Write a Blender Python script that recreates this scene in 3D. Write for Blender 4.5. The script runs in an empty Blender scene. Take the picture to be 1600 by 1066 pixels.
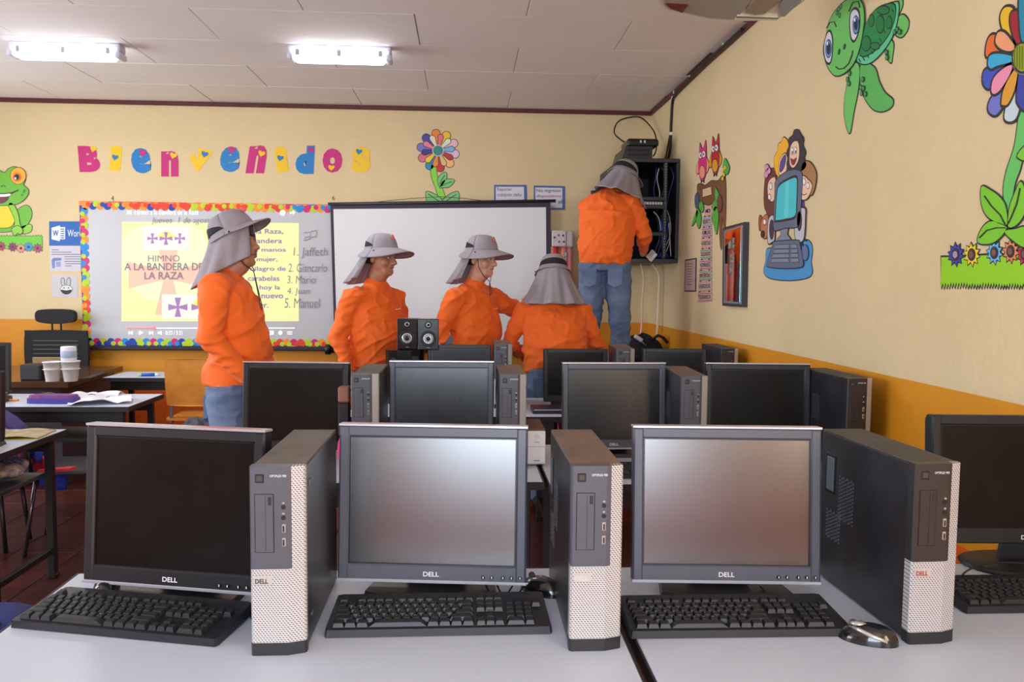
import bpy, bmesh, math, random
from mathutils import Vector, Matrix, noise
from mathutils.geometry import tessellate_polygon
random.seed(7)
PI = math.pi
SC = bpy.context.scene
COL = SC.collection

# ------------------------------------------------------------ camera, world, light
CAM_H = 1.45
YAW, PITCH, ROLL = 0.05844, 0.07124, 0.00882
FPX = 1270.0
_f = Vector((math.sin(YAW)*math.cos(PITCH), math.cos(YAW)*math.cos(PITCH), -math.sin(PITCH)))
_r0 = Vector((math.cos(YAW), -math.sin(YAW), 0)); _u0 = _r0.cross(_f)
_r = _r0*math.cos(ROLL)+_u0*math.sin(ROLL); _u = -_r0*math.sin(ROLL)+_u0*math.cos(ROLL)
CAMP = Vector((0, 0, CAM_H))
cd = bpy.data.cameras.new('camera'); cam = bpy.data.objects.new('camera', cd); COL.objects.link(cam)
m = Matrix((_r, _u, -_f)).transposed().to_4x4(); m.translation = CAMP
cam.matrix_world = m
cd.sensor_width = 36; cd.lens = FPX/1600*36; cd.clip_start = 0.05
SC.camera = cam
SC.view_settings.view_transform = 'Standard'; SC.view_settings.look = 'None'
SC.view_settings.gamma = 1; SC.view_settings.use_curve_mapping = False
SC.view_settings.exposure = 0.0
w = bpy.data.worlds.new('sky'); SC.world = w; w.use_nodes = True
w.node_tree.nodes['Background'].inputs[0].default_value = (0.75, 0.86, 1.0, 1)
w.node_tree.nodes['Background'].inputs[1].default_value = 1.0

XL, XR, YB, YR, ZC = -4.5, 1.592, 7.0, -2.6, 2.924     # room: left, right, back, rear, ceiling
ZW = 1.115

def area(name, loc, rot, sx, sy, power, col):
    l = bpy.data.lights.new(name, 'AREA'); l.shape = 'RECTANGLE'; l.size = sx; l.size_y = sy
    l.energy = power; l.color = col
    o = bpy.data.objects.new(name, l); o.location = loc; o.rotation_euler = rot; COL.objects.link(o)
    return o
# daylight through the windows (rear wall, left wall), plus an added warm lamp on the right
area('daylight_rear', (-0.17, YR-0.25, 1.62), (PI/2, 0, 0), 2.3, 1.75, 185, (0.74, 0.86, 1.0))
area('daylight_left_front', (XL-0.25, 1.0, 1.8), (PI/2, 0, -PI/2), 3.0, 1.4, 120, (0.88, 0.94, 1.0))
area('daylight_left_back', (XL-0.25, 4.8, 1.8), (PI/2, 0, -PI/2), 2.6, 1.4, 85, (0.88, 0.94, 1.0))
area('added_warm_right', (XR+0.25, -1.15, 1.75), (PI/2, 0, PI/2), 2.0, 1.4, 120, (1.0, 0.78, 0.55))  # warm lamp added out of view to give a front screen its glare

# ------------------------------------------------------------ materials
MATS = {}
def mat(name, col, rough=0.6, metal=0.0, spec=0.5, bump=0.0, bscale=80.0, var=0.0, vscale=6.0, emit=None, estr=0.0, var_col=None, alpha=None, sheen=0.0, coat=0.0, bstretch=None, ior=None):
    if name in MATS: return MATS[name]
    m = bpy.data.materials.new(name); m.use_nodes = True; nt = m.node_tree; b = nt.nodes['Principled BSDF']
    b.inputs['Base Color'].default_value = (*col, 1); b.inputs['Roughness'].default_value = rough
    b.inputs['Metallic'].default_value = metal; b.inputs['Specular IOR Level'].default_value = spec
    if ior: b.inputs['IOR'].default_value = ior
    if sheen: b.inputs['Sheen Weight'].default_value = sheen
    if coat: b.inputs['Coat Weight'].default_value = coat
    m.diffuse_color = (*col, 1)
    N = nt.nodes; L = nt.links
    tc = N.new('ShaderNodeTexCoord')
    if var > 0:
        n = N.new('ShaderNodeTexNoise'); n.inputs['Scale'].default_value = vscale; n.inputs['Detail'].default_value = 5
        n.inputs['Roughness'].default_value = 0.65
        L.new(tc.outputs['Object'], n.inputs['Vector'])
        cr = N.new('ShaderNodeValToRGB'); cr.color_ramp.elements[0].position = 0.35; cr.color_ramp.elements[1].position = 0.68
        c2 = var_col or tuple(c*(1-var) for c in col)
        cr.color_ramp.elements[0].color = (*col, 1); cr.color_ramp.elements[1].color = (*c2, 1)
        L.new(n.outputs['Fac'], cr.inputs[0]); L.new(cr.outputs[0], b.inputs['Base Color'])
    if bump > 0:
        n = N.new('ShaderNodeTexNoise'); n.inputs['Scale'].default_value = bscale; n.inputs['Detail'].default_value = 4
        if bstretch:
            mp = N.new('ShaderNodeMapping'); mp.inputs['Scale'].default_value = bstretch
            L.new(tc.outputs['Object'], mp.inputs['Vector']); L.new(mp.outputs[0], n.inputs['Vector'])
        else: L.new(tc.outputs['Object'], n.inputs['Vector'])
        bp = N.new('ShaderNodeBump'); bp.inputs['Strength'].default_value = bump; bp.inputs['Distance'].default_value = 0.01
        L.new(n.outputs['Fac'], bp.inputs['Height']); L.new(bp.outputs[0], b.inputs['Normal'])
    if emit:
        b.inputs['Emission Color'].default_value = (*emit, 1); b.inputs['Emission Strength'].default_value = estr
    if alpha is not None: b.inputs['Alpha'].default_value = alpha
    MATS[name] = m
    return m
def srgb(r, g, b):
    f = lambda c: (c/255/12.92) if c/255 <= 0.04045 else ((c/255+0.055)/1.055)**2.4
    return (f(r), f(g), f(b))
def flat(r, g, b, rough=0.5):
    return mat('paint_%02x%02x%02x' % (r, g, b), srgb(r, g, b), rough)

# ------------------------------------------------------------ mesh helpers
def link(o, parent=None):
    COL.objects.link(o)
    if parent is not None: o.parent = parent
    return o
def tag(o, label=None, cat=None, group=None, kind=None):
    if label: o['label'] = label
    if cat: o['category'] = cat
    if group: o['group'] = group
    if kind: o['kind'] = kind
    return o
def empty(name, loc, rz=0.0, label=None, cat=None, group=None):
    o = bpy.data.objects.new(name, None); o.empty_display_size = 0.05
    o.location = loc; o.rotation_euler = (0, 0, rz); COL.objects.link(o)
    return tag(o, label, cat, group)
def copy_tree(o, parent=None):
    c = o.copy(); COL.objects.link(c)
    if parent is not None: c.parent = parent
    for ch in list(o.children): copy_tree(ch, c)
    return c
class MB:
    """collects shapes in one bmesh; build() links them as ONE object"""
    def __init__(s): s.bm = bmesh.new(); s.mi = 0
    def _fin(s, faces, smooth=False):
        for f in faces: f.material_index = s.mi; f.smooth = smooth
    def box(s, x0, x1, y0, y1, z0, z1, bev=0.0, M=None, seg=1, smooth=False):
        mt = Matrix.Translation(((x0+x1)/2, (y0+y1)/2, (z0+z1)/2)) @ Matrix.Diagonal((abs(x1-x0), abs(y1-y0), abs(z1-z0), 1))
        if M is not None: mt = M @ mt
        before = set(s.bm.faces)
        r = bmesh.ops.create_cube(s.bm, size=1, matrix=mt)
        if bev > 0:
            es = list({e for v in r['verts'] for e in v.link_edges})
            bmesh.ops.bevel(s.bm, geom=es, offset=bev, segments=seg, profile=0.5, affect='EDGES', clamp_overlap=True)
        s._fin([f for f in s.bm.faces if f not in before], smooth)
        return s
    def tube(s, pts, rad, n=10, caps=True, hint=None, smooth=True, round_cap=False):
        """rad: number, list of numbers or (a,b) pairs; a lies along hint"""
        pts = [Vector(p) for p in pts]
        k = len(pts)
        if not isinstance(rad, (list, tuple)): rad = [rad]*k
        rad = [(r, r) if not isinstance(r, (list, tuple)) else r for r in rad]
        if round_cap:
            def ext(p, q, r):
                d = (p-q).normalized(); mr = min(r)
                return [(p+d*mr*t, (r[0]*math.sqrt(max(1-t*t, .02)), r[1]*math.sqrt(max(1-t*t, .02)))) for t in (0.5, 0.85, 0.98)]
            a = ext(pts[0], pts[1], rad[0])[::-1]; b = ext(pts[-1], pts[-2], rad[-1])
            pts = [x[0] for x in a]+pts+[x[0] for x in b]; rad = [x[1] for x in a]+rad+[x[1] for x in b]
            k = len(pts)
        rings = []; prev = None
        for i, p in enumerate(pts):
            t = (pts[min(i+1, k-1)]-pts[max(i-1, 0)]).normalized()
            if hint is not None: h = Vector(hint)
            elif prev is not None: h = prev
            else: h = Vector((1, 0, 0)) if abs(t.x) < 0.8 else Vector((0, 1, 0))
            a = (h-t*h.dot(t))
            if a.length < 1e-5: a = Vector((0, 1, 0))-t*t.y
            a.normalize(); prev = a; b = t.cross(a)
            ra, rb = rad[i]
            rings.append([s.bm.verts.new(p+a*ra*math.cos(2*PI*j/n)+b*rb*math.sin(2*PI*j/n)) for j in range(n)])
        fs = []
        for i in range(k-1):
            for j in range(n):
                fs.append(s.bm.faces.new((rings[i][j], rings[i][(j+1) % n], rings[i+1][(j+1) % n], rings[i+1][j])))
        s._fin(fs, smooth)
        if caps: s._fin([s.bm.faces.new(rings[0][::-1]), s.bm.faces.new(rings[-1])])
        return s
    def lathe(s, prof, c=(0, 0, 0), n=24, M=None, smooth=True, sx=1.0, sy=1.0):
        """prof [(r,z)...]"""
        rings = []
        c = Vector(c)
        for r, z in prof:
            ring = []
            for j in range(n):
                v = Vector((r*sx*math.cos(2*PI*j/n), r*sy*math.sin(2*PI*j/n), z))
                if M is not None: v = M @ v
                ring.append(s.bm.verts.new(v+c))
            rings.append(ring)
        fs = []
        for i in range(len(rings)-1):
            for j in range(n):
                fs.append(s.bm.faces.new((rings[i][j], rings[i][(j+1) % n], rings[i+1][(j+1) % n], rings[i+1][j])))
        s._fin(fs, smooth)
        s._fin([s.bm.faces.new(rings[0][::-1]), s.bm.faces.new(rings[-1])])
        return s
    def ball(s, c, r, n=12, smooth=True, M=None):
        r = r if isinstance(r, (tuple, list)) else (r, r, r)
        mt = Matrix.Translation(c) @ (M if M is not None else Matrix.Identity(4)) @ Matrix.Diagonal((*r, 1))
        before = set(s.bm.faces)
        bmesh.ops.create_uvsphere(s.bm, u_segments=n, v_segments=max(6, n*2//3), radius=1, matrix=mt)
        s._fin([f for f in s.bm.faces if f not in before], smooth)
        return s
    def prism(s, pts, f0, f1, smooth=False):
        """2-D polygon pts; f0/f1 map (u,v)->Vector for the bottom and the top side"""
        n = len(pts)
        A = [s.bm.verts.new(f0(*p)) for p in pts]; B = [s.bm.verts.new(f1(*p)) for p in pts]
        tris = tessellate_polygon([[Vector((p[0], p[1], 0)) for p in pts]])
        fs = []
        for t in tris:
            for V in (A, B):
                try: fs.append(s.bm.faces.new([V[i] for i in (t if V is B else t[::-1])]))
                except ValueError: pass
        for i in range(n):
            fs.append(s.bm.faces.new((A[i], A[(i+1) % n], B[(i+1) % n], B[i])))
        s._fin(fs, smooth)
        return s
    def grid(s, fn, nu, nv, smooth=True):
        V = [[s.bm.verts.new(fn(i/nu, j/nv)) for j in range(nv+1)] for i in range(nu+1)]
        fs = [s.bm.faces.new((V[i][j], V[i+1][j], V[i+1][j+1], V[i][j+1])) for i in range(nu) for j in range(nv)]
        s._fin(fs, smooth)
        return s
    def build(s, name, mats, parent=None, recalc=True, loc=None):
        if recalc: bmesh.ops.recalc_face_normals(s.bm, faces=s.bm.faces)
        me = bpy.data.meshes.new(name); s.bm.to_mesh(me); s.bm.free()
        for m_ in (mats if isinstance(mats, (list, tuple)) else [mats]): me.materials.append(m_)
        o = bpy.data.objects.new(name, me); link(o, parent)
        if loc is not None: o.location = loc
        return o
def boxo(name, mats, parent, x0, x1, y0, y1, z0, z1, bev=0.0, seg=1):
    return MB().box(x0, x1, y0, y1, z0, z1, bev, seg=seg).build(name, mats, parent)
def ctext(body, offset=0.0, shear=0.0, spacing=1.0):
    c = bpy.data.curves.new('t', 'FONT'); c.body = body; c.offset = offset; c.shear = shear
    c.resolution_u = 3; c.space_character = spacing; c.space_line = 0.95; c.align_x = 'LEFT'
    o = bpy.data.objects.new('t', c); me = bpy.data.meshes.new_from_object(o)
    bpy.data.objects.remove(o); bpy.data.curves.remove(c)
    return me
def textfit(name, body, mats, parent, fn, offset=0.0, shear=0.0, spacing=1.0):
    """lettering whose 0..1 bounding box is mapped by fn(u,v)->Vector"""
    me = ctext(body, offset, shear, spacing); me.name = name
    xs = [v.co.x for v in me.vertices]; ys = [v.co.y for v in me.vertices]
    x0, x1, y0, y1 = min(xs), max(xs), min(ys), max(ys)
    for v in me.vertices: v.co = fn((v.co.x-x0)/(x1-x0), (v.co.y-y0)/(y1-y0))
    me.materials.clear(); me.materials.append(mats)
    o = bpy.data.objects.new(name, me); link(o, parent)
    return o

# ------------------------------------------------------------ points of the two decorated walls
def ray(px, py):
    return _r*((px-800)/FPX) - _u*((py-533)/FPX) + _f
def backw(px, py, off=0.0, Y=YB):
    d = ray(px, py); t = Y/d.y; p = d*t+CAMP; return Vector((p.x, Y-off, p.z))
def rightw(px, py, off=0.0):
    d = ray(px, py); t = XR/d.x; p = d*t+CAMP; return Vector((XR-off, p.y, p.z))
# ------------------------------------------------------------ the room
plaster = mat('cream_plaster', srgb(228, 206, 162), 0.85, bump=0.25, bscale=35, var=0.06, vscale=2.5)
ochre = mat('ochre_paint', srgb(226, 150, 26), 0.55, bump=0.15, bscale=40, var=0.06, vscale=3)
redor = mat('orange_paint', srgb(232, 98, 20), 0.55, bump=0.15, bscale=40)
maroon = mat('maroon_wood', srgb(92, 34, 34), 0.5, bump=0.2, bscale=30)
ceilm = mat('ceiling_board', srgb(236, 228, 224), 0.8, bump=0.08, bscale=60, var=0.05, vscale=2)
daylit = mat('window_daylight', (0.8, 0.9, 1), 0.3)
def struct(o): o['kind'] = 'structure'; return o
ZB = 0.62
def banded_wall(name, fn, u0, u1, holes=()):
    """fn(u,z,off)->Vector; paint bands are slabs of their own height; holes=(u0,u1,z0,z1)"""
    b = MB()
    def slab(a, c, z0, z1, mi):
        b.mi = mi
        P = [fn(a, z0, 0), fn(c, z0, 0), fn(c, z1, 0), fn(a, z1, 0)]; Q = [fn(a, z0, -.15), fn(c, z0, -.15), fn(c, z1, -.15), fn(a, z1, -.15)]
        V = [b.bm.verts.new(p) for p in P+Q]
        fs = [b.bm.faces.new([V[i] for i in q]) for q in ((0, 1, 2, 3), (7, 6, 5, 4), (0, 4, 5, 1), (1, 5, 6, 2), (2, 6, 7, 3), (3, 7, 4, 0))]
        b._fin(fs)
    us = sorted({u0, u1, *[h[0] for h in holes], *[h[1] for h in holes]})
    zs = sorted({0, ZB, ZW, ZC+.1, *[h[2] for h in holes], *[h[3] for h in holes]})
    for i in range(len(us)-1):
        for j in range(len(zs)-1):
            uc, zc = (us[i]+us[i+1])/2, (zs[j]+zs[j+1])/2
            if any(h[0] < uc < h[1] and h[2] < zc < h[3] for h in holes): continue
            slab(us[i], us[i+1], zs[j], zs[j+1], 0 if zc > ZW else (1 if zc > ZB else 2))
    return struct(b.build(name, [plaster, ochre, redor]))
banded_wall('wall_back', lambda u, z, o: Vector((u, YB-o, z)), XL-.15, XR+.15)
HR = (-2.2, -0.1, 1.0, 2.4)
banded_wall('wall_right', lambda u, z, o: Vector((XR-o, u, z)), YR, YB, [HR])
HL = [(-0.6, 2.6, 1.0, 2.5), (3.4, 6.2, 1.0, 2.5)]
banded_wall('wall_left', lambda u, z, o: Vector((XL+o, u, z)), YR, YB, HL)
HB = (-1.25, 0.92, 0.75, 2.5)
banded_wall('wall_rear', lambda u, z, o: Vector((u, YR+o, z)), XL-.15, XR+.15, [HB])
glass = mat('window_glass', (0.9, 0.95, 1), 0.05)
_g = glass.node_tree.nodes['Principled BSDF']; _g.inputs['Transmission Weight'].default_value = 1.0; _g.inputs['IOR'].default_value = 1.02
def window(name, fn, h, n=4):
    u0, u1, z0, z1 = h; root = struct(bpy.data.objects.new(name, None)); COL.objects.link(root)
    def bar(a, c, e, g, d0=-.09, d1=-.04):
        b = MB(); P = [fn(a, e, d0), fn(c, e, d0), fn(c, g, d0), fn(a, g, d0), fn(a, e, d1), fn(c, e, d1), fn(c, g, d1), fn(a, g, d1)]
        V = [b.bm.verts.new(p) for p in P]
        b._fin([b.bm.faces.new([V[i] for i in q]) for q in ((0, 1, 2, 3), (7, 6, 5, 4), (0, 4, 5, 1), (1, 5, 6, 2), (2, 6, 7, 3), (3, 7, 4, 0))])
        return b
    w_ = .045
    for q in ((u0, u1, z0, z0+w_), (u0, u1, z1-w_, z1), (u0, u0+w_, z0+w_, z1-w_), (u1-w_, u1, z0+w_, z1-w_)): bar(*q).build('window_frame', flat(120, 90, 70), root)
    for i in range(1, n):
        u = u0+(u1-u0)*i/n; bar(u-.02, u+.02, z0+w_, z1-w_).build('mullion', flat(120, 90, 70), root)
window('window_1', lambda u, z, o: Vector((u, YR+o, z)), HB)
window('window_2', lambda u, z, o: Vector((XL+o, u, z)), HL[0])
window('window_3', lambda u, z, o: Vector((XL+o, u, z)), HL[1])
window('added_window', lambda u, z, o: Vector((XR-o, u, z)), HR, 3)  # unseen window added around the warm lamp on the right

# floor: dark red tiles with recessed joints
grout = mat('floor_grout', srgb(40, 24, 24), 0.7)
tilem = mat('dark_red_tile', srgb(92, 44, 38), 0.28, bump=0.15, bscale=20, var=0.5, vscale=5)
tile2 = mat('dark_red_tile_b', srgb(78, 36, 32), 0.32, bump=0.15, bscale=20, var=0.45, vscale=4)
fl = struct(MB().box(XL, XR, YR, YB, -.1, -.006).build('floor', grout))
TS = 0.33
tmesh = []
for mm in (tilem, tile2):
    t_ = MB().box(-TS/2+.003, TS/2-.003, -TS/2+.003, TS/2-.003, -.006, 0, .002).build('tile', mm, fl); tmesh.append(t_.data); 
    bpy.data.objects.remove(t_)
for i in range(10):
    for j in range(15):
        o = bpy.data.objects.new('tile', tmesh[random.random() < .4]); link(o, fl)
        o.location = (XL+.8+TS*(i+.5), 2.05+TS*(j+.5), 0)
MB().box(XL, XL+.8, YR, YB, -.006, 0).box(XL+.8, XR, YR, 2.05, -.006, 0).box(XL+.8+TS*10, XR, 2.05, YB, -.006, 0).build('tile_field', tilem, fl)

# ceiling boards
ce = struct(MB().box(XL, XR, YR, YB, ZC+.008, ZC+.1).build('ceiling', flat(150, 140, 135)))
PW, PD = 1.22, 0.593
pm = MB().box(-PW/2+.0025, PW/2-.0025, -PD/2+.002, PD/2-.002, 0, .009, .0015).build('ceiling_panel', ceilm, ce); pmesh = pm.data; bpy.data.objects.remove(pm)
for j in range(-1, 16):
    yc = 6.402+PD/2-PD*j
    if yc < YR+PD/2: break
    for i in range(7):
        xc = -0.886+PW*(i-2.5)+(0.6 if j % 2 else 0)+(0.02 if j == 0 else 0)
        xa, xb = max(xc-PW/2, XL), min(xc+PW/2, XR)
        if xb-xa < .05: continue
        o = bpy.data.objects.new('ceiling_panel', pmesh); link(o, ce); o.scale.x = (xb-xa)/PW
        o.location = ((xa+xb)/2, yc, ZC+random.uniform(-.001, .001))
        o.rotation_euler = (random.uniform(-.002, .002), random.uniform(-.0012, .0012), 0)
# maroon cornice
struct(MB().box(XL, XR, YB-.02, YB, ZC-.035, ZC-.002, .004).build('trim_1', maroon))
struct(MB().box(XR-.022, XR, YR, YB-.02, ZC-.035, ZC-.002, .004).build('trim_2', maroon))
struct(MB().box(XL, XL+.02, YR, YB-.02, ZC-.035, ZC-.002, .004).build('trim_3', maroon))

# ------------------------------------------------------------ ceiling lamps
def lamp(x0, x1, y, label):
    r = empty('ceiling_light', ((x0+x1)/2, y, ZC-.022), 0, label, 'ceiling light', 'tubular ceiling lights')
    L = (x1-x0)/2
    b = MB(); b.box(-L, L, -.05, .05, -.03, .022, .012, seg=2); b.build('housing', mat('lamp_housing', srgb(196, 192, 215), .4), r)
    b = MB()
    def P(u, v):
        x = -L*.97+2*L*.97*u; a = PI*v; e = min(1, min(u, 1-u)*14)**.5
        return Vector((x, -.064*math.cos(a)*(.75+.25*e), -.012-.07*math.sin(a)*e))
    b.grid(P, 30, 10); df = b.build('diffuser', mat('lamp_glow', (.95, .95, 1), .3, emit=(.93, .95, 1), estr=10), r)
    for x in (-L*.8, 0, L*.8): MB().box(x-.012, x+.012, -.066, -.058, -.048, -.012, .002).build('clip', flat(170, 168, 190), r)
    for s in (-1, 1):
        MB().box(s*(L-.035), s*(L+.004), -.062, .062, -.07, -.028, .014, seg=2).build('end_cap', mat('clear_cap', srgb(205, 205, 225), .25), r)
    return r
lamp(-2.84, -2.16, 5.38, 'white enclosed tube light on the ceiling above the frog decal')
lamp(-1.11, -0.47, 5.30, 'white enclosed tube light on the ceiling above the blue letters d and e')
for nm, x, y in (('lamp_a', -2.50, 5.38), ('lamp_b', -.79, 5.30)):
    area(nm, (x, y, ZC-.12), (0, 0, 0), .6, .1, 9, (.93, .95, 1))

# ------------------------------------------------------------ projector hanging from the ceiling
white_pl = mat('warm_white_plastic', srgb(232, 222, 200), .45)
pr = empty('projector', (1.03, 3.2, 2.56), 0, 'white ceiling projector with dark red corner mark at the top edge of the photo', 'projector')
def pj(px, py, z): d = ray(px, py); t = (z-CAM_H)/d.z; return d*t+CAMP
def topoly(pl, z): return [(p.x, p.y) for p in (pj(a, b, z) for a, b in pl)]
ol = topoly([(1027, -60), (1030, 5), (1040, 17), (1110, 32), (1160, 35), (1213, 33), (1222, 28), (1262, 0), (1300, -60)], 2.56)
inv = Matrix.Translation(-Vector((1.03, 3.2, 2.56)))
def toL(z): return lambda u, v: inv @ Vector((u, v, z))
b = MB(); b.prism(ol, toL(2.565), toL(2.70)); b.build('body', white_pl, pr)
ol2 = topoly([(1032, -60), (1038, 5), (1046, 12), (1110, 26), (1150, 28), (1160, 15), (1195, -20), (1230, -60)], 2.56)
b = MB(); b.prism(ol2, toL(2.553), toL(2.566)); b.build('underside_cover', mat('cover_plastic', srgb(168, 160, 150), .5), pr)
tri = topoly([(1040, 6), (1075, 8), (1066, 20), (1048, 13)], 2.55)
b = MB(); b.prism(tri, toL(2.549), toL(2.554)); b.build('corner_mark', mat('dark_red_gloss', srgb(120, 10, 35), .3), pr)
lens = topoly([(1165, 17), (1180, 22), (1195, 20), (1218, 2), (1236, -20), (1200, -20), (1175, 3)], 2.55)
b = MB(); b.prism(lens, toL(2.546), toL(2.566)); b.build('lens_housing', mat('lens_plastic', srgb(150, 128, 108), .4), pr)
b = MB(); b.prism(topoly([(1152, 24), (1215, 27), (1213, 32), (1148, 31)], 2.55), toL(2.549), toL(2.566)); b.build('front_lip', flat(240, 232, 205, .4), pr)
b = MB(); b.prism(topoly([(1150, 25.5), (1216, 28), (1216, 29), (1150, 26.7)], 2.55), toL(2.5475), toL(2.55)); b.build('lip_gap', flat(90, 84, 80), pr)
b = MB(); b.prism(topoly([(1219, 4), (1240, -14), (1252, 2), (1226, 26), (1219, 26)], 2.55), toL(2.55), toL(2.566)); b.build('side_grille', mat('grille_grey', srgb(150, 150, 165), .4), pr)
b = MB(); b.tube([(0, .05, .1), (0, .05, ZC-2.57)], .025, 12); b.box(-.08, .08, -.03, .13, ZC-2.585, ZC-2.565, .004); b.build('mount_pole', white_pl, pr)

# ------------------------------------------------------------ wall decals
BLK = mat('decal_outline', srgb(38, 34, 44), .5)
def spline(pts, n=5):
    out = []; k = len(pts)
    for i in range(k):
        p0, p1, p2, p3 = pts[i-1], pts[i], pts[(i+1) % k], pts[(i+2) % k]
        for j in range(n):
            t = j/n
            out.append(tuple(0.5*((2*p1[c])+(-p0[c]+p2[c])*t+(2*p0[c]-5*p1[c]+4*p2[c]-p3[c])*t*t+(-p0[c]+3*p1[c]-3*p2[c]+p3[c])*t**3) for c in (0, 1)))
    return out
def grow(P, d):
    A = sum(P[i-1][0]*P[i][1]-P[i][0]*P[i-1][1] for i in range(len(P)))
    s = 1 if A > 0 else -1; out = []
    for i in range(len(P)):
        a, b_, c = P[i-1], P[i], P[(i+1) % len(P)]
        n1 = Vector((b_[1]-a[1], a[0]-b_[0])); n2 = Vector((c[1]-b_[1], b_[0]-c[0]))
        if n1.length > 1e-9: n1.normalize()
        if n2.length > 1e-9: n2.normalize()
        n_ = n1+n2; n_ = n_/max(n_.length_squared/2, .7) if n_.length > 1e-6 else n1
        out.append((b_[0]+s*n_.x*d, b_[1]+s*n_.y*d))
    return out
class Wall:
    def __init__(s, back, label, name='wall_decal', cat='wall decal', group=None, anchor=(0, 0)):
        s.back = back; p = (backw if back else rightw)(*anchor)
        s.root = empty(name, p, 0, label, cat, group); s.o = p
    def uv(s, px, py):
        p = (backw if s.back else rightw)(px, py)
        return (p.x, p.z) if s.back else (p.y, p.z)
    def w(s, u, v, off): return (Vector((u, YB-off, v)) if s.back else Vector((XR-off, u, v))) - s.o
    def blob(s, name, pts, col, layer=1, smooth=True, line=.005, parent=None, raw=False, ns=5, label=None, rough=.5):
        P = spline(pts, ns) if smooth else list(pts)
        if not raw: P = [s.uv(*p) for p in P]
        b = MB(); z = .0008+.0012*layer
        m_ = col if not isinstance(col, tuple) else flat(*col, rough)
        if line > 0:
            b.mi = 1; b.prism(grow(P, line), lambda u, v: s.w(u, v, z-.0014), lambda u, v: s.w(u, v, z)); b.mi = 0
        b.prism(P, lambda u, v: s.w(u, v, z-.001), lambda u, v: s.w(u, v, z+(.0006 if line > 0 else .0003)))
        o = b.build(name, [m_, BLK] if line > 0 else [m_], parent or s.root)
        if label: o['label'] = label
        return o
    def oval(s, name, cx, cy, rx, ry, col, layer=2, line=.004, ang=0, n=14, parent=None):
        ca, sa = math.cos(ang), math.sin(ang)
        pts = [(cx+rx*math.cos(2*PI*i/n)*ca-ry*math.sin(2*PI*i/n)*sa, cy+rx*math.cos(2*PI*i/n)*sa+ry*math.sin(2*PI*i/n)*ca) for i in range(n)]
        return s.blob(name, pts, col, layer, False, line, parent)
    def strip(s, name, pts, wpx, col=None, layer=3, parent=None, taper=False):
        """drawn line of width wpx through px points"""
        L, R = [], []
        n = len(pts)
        for i in range(n):
            a, c = pts[max(i-1, 0)], pts[min(i+1, n-1)]
            d = Vector((c[0]-a[0], c[1]-a[1])); d = d.normalized() if d.length > 0 else Vector((1, 0))
            wd = wpx/2*(1 if not taper else (1-.7*i/(n-1)))
            L.append((pts[i][0]-d.y*wd, pts[i][1]+d.x*wd)); R.append((pts[i][0]+d.y*wd, pts[i][1]-d.x*wd))
        return s.blob(name, L+R[::-1], col if col is not None else BLK, layer, False, 0, parent)
    def rect(s, name, x0, y0, x1, y1, col, layer=1, line=0, parent=None, tl=None):
        q = tl or [(x0, y0), (x1, y0), (x1, y1), (x0, y1)]
        return s.blob(name, q, col, layer, False, line, parent)
    def text(s, body, q, col, layer=4, offset=0.0, parent=None, name='lettering', shear=0.0, spacing=1.0):
        """q: px quad TL,TR,BR,BL or (x0,y0,x1,y1)"""
        if len(q) == 4 and not isinstance(q[0], tuple): x0, y0, x1, y1 = q; q = [(x0, y0), (x1, y0), (x1, y1), (x0, y1)]
        z = .0008+.0012*layer+.0008
        def fn(u, v):
            x = (q[3][0]*(1-u)+q[2][0]*u)*(1-v)+(q[0][0]*(1-u)+q[1][0]*u)*v
            y = (q[3][1]*(1-u)+q[2][1]*u)*(1-v)+(q[0][1]*(1-u)+q[1][1]*u)*v
            return s.w(*s.uv(x, y), z)
        return textfit(name, body, flat(*col) if isinstance(col, tuple) else col, parent or s.root, fn, offset, shear, spacing)

# BIENVENIDOS
MG, YL, BL = (200, 28, 120), (244, 200, 10), (20, 125, 195)
def letter(ch, box, col, where, heart=None, hcol=YL, tilt=0, off=.055, poly=None):
    x0, y0, x1, y1 = box
    W = Wall(True, f'{["","magenta","yellow","blue"][[0,MG,YL,BL].index(col)]} paper letter {where}', 'paper_letter', 'letter', 'welcome letters on the back wall', ((x0+x1)/2, (y0+y1)/2))
    if poly: W.blob('letter_shape', poly, col, 1, False, 0)
    else:
        k = tilt*(y1-y0)
        q = [(x0-k/2, y0), (x1-k/2, y0+tilt*8), (x1+k/2, y1), (x0+k/2, y1)]
        W.text(ch, q, col, 1, off+.018, name='letter_shape')
        # backing so the paper has thickness
    if heart:
        hx, hy, hr, ha = heart
        pts = []
        for i in range(16):
            t = 2*PI*i/16; x = 16*math.sin(t)**3/17; y = -(13*math.cos(t)-5*math.cos(2*t)-2*math.cos(3*t)-math.cos(4*t))/17
            pts.append((hx+hr*(x*math.cos(ha)-y*math.sin(ha)), hy+hr*(x*math.sin(ha)+y*math.cos(ha))))
        W.blob('heart', pts, hcol, 3, False, 0)
letter('B', (123, 228, 156, 269), MG, 'B, first of the welcome word, with yellow heart', (146, 233, 5.5, .3), YL, .08, .05)
def slab_i(x0, y0, x1, y1, k): return [(x0+k, y1), (x0, y0+8), (x0+4, y0+1), (x0+10, y0), (x1-3, y0+1), (x1, y0+6), (x1-1+k, y1)]
letter('i', (170, 227, 191, 268), YL, 'i between the magenta B and the first blue e', (180, 246, 5.5, .2), BL, poly=[(170, 267), (174, 237), (172, 230), (180, 227), (188, 228), (191, 233), (188, 267)])
letter('e', (205, 231, 236, 271), BL, 'e, first of two, with magenta heart', (223, 239, 6.5, .4), MG, .05, .05)
letter('n', (252, 236, 279, 276), MG, 'n, first of two, standing upright', (271, 243, 6, .3), YL, 0, .05)
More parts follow.
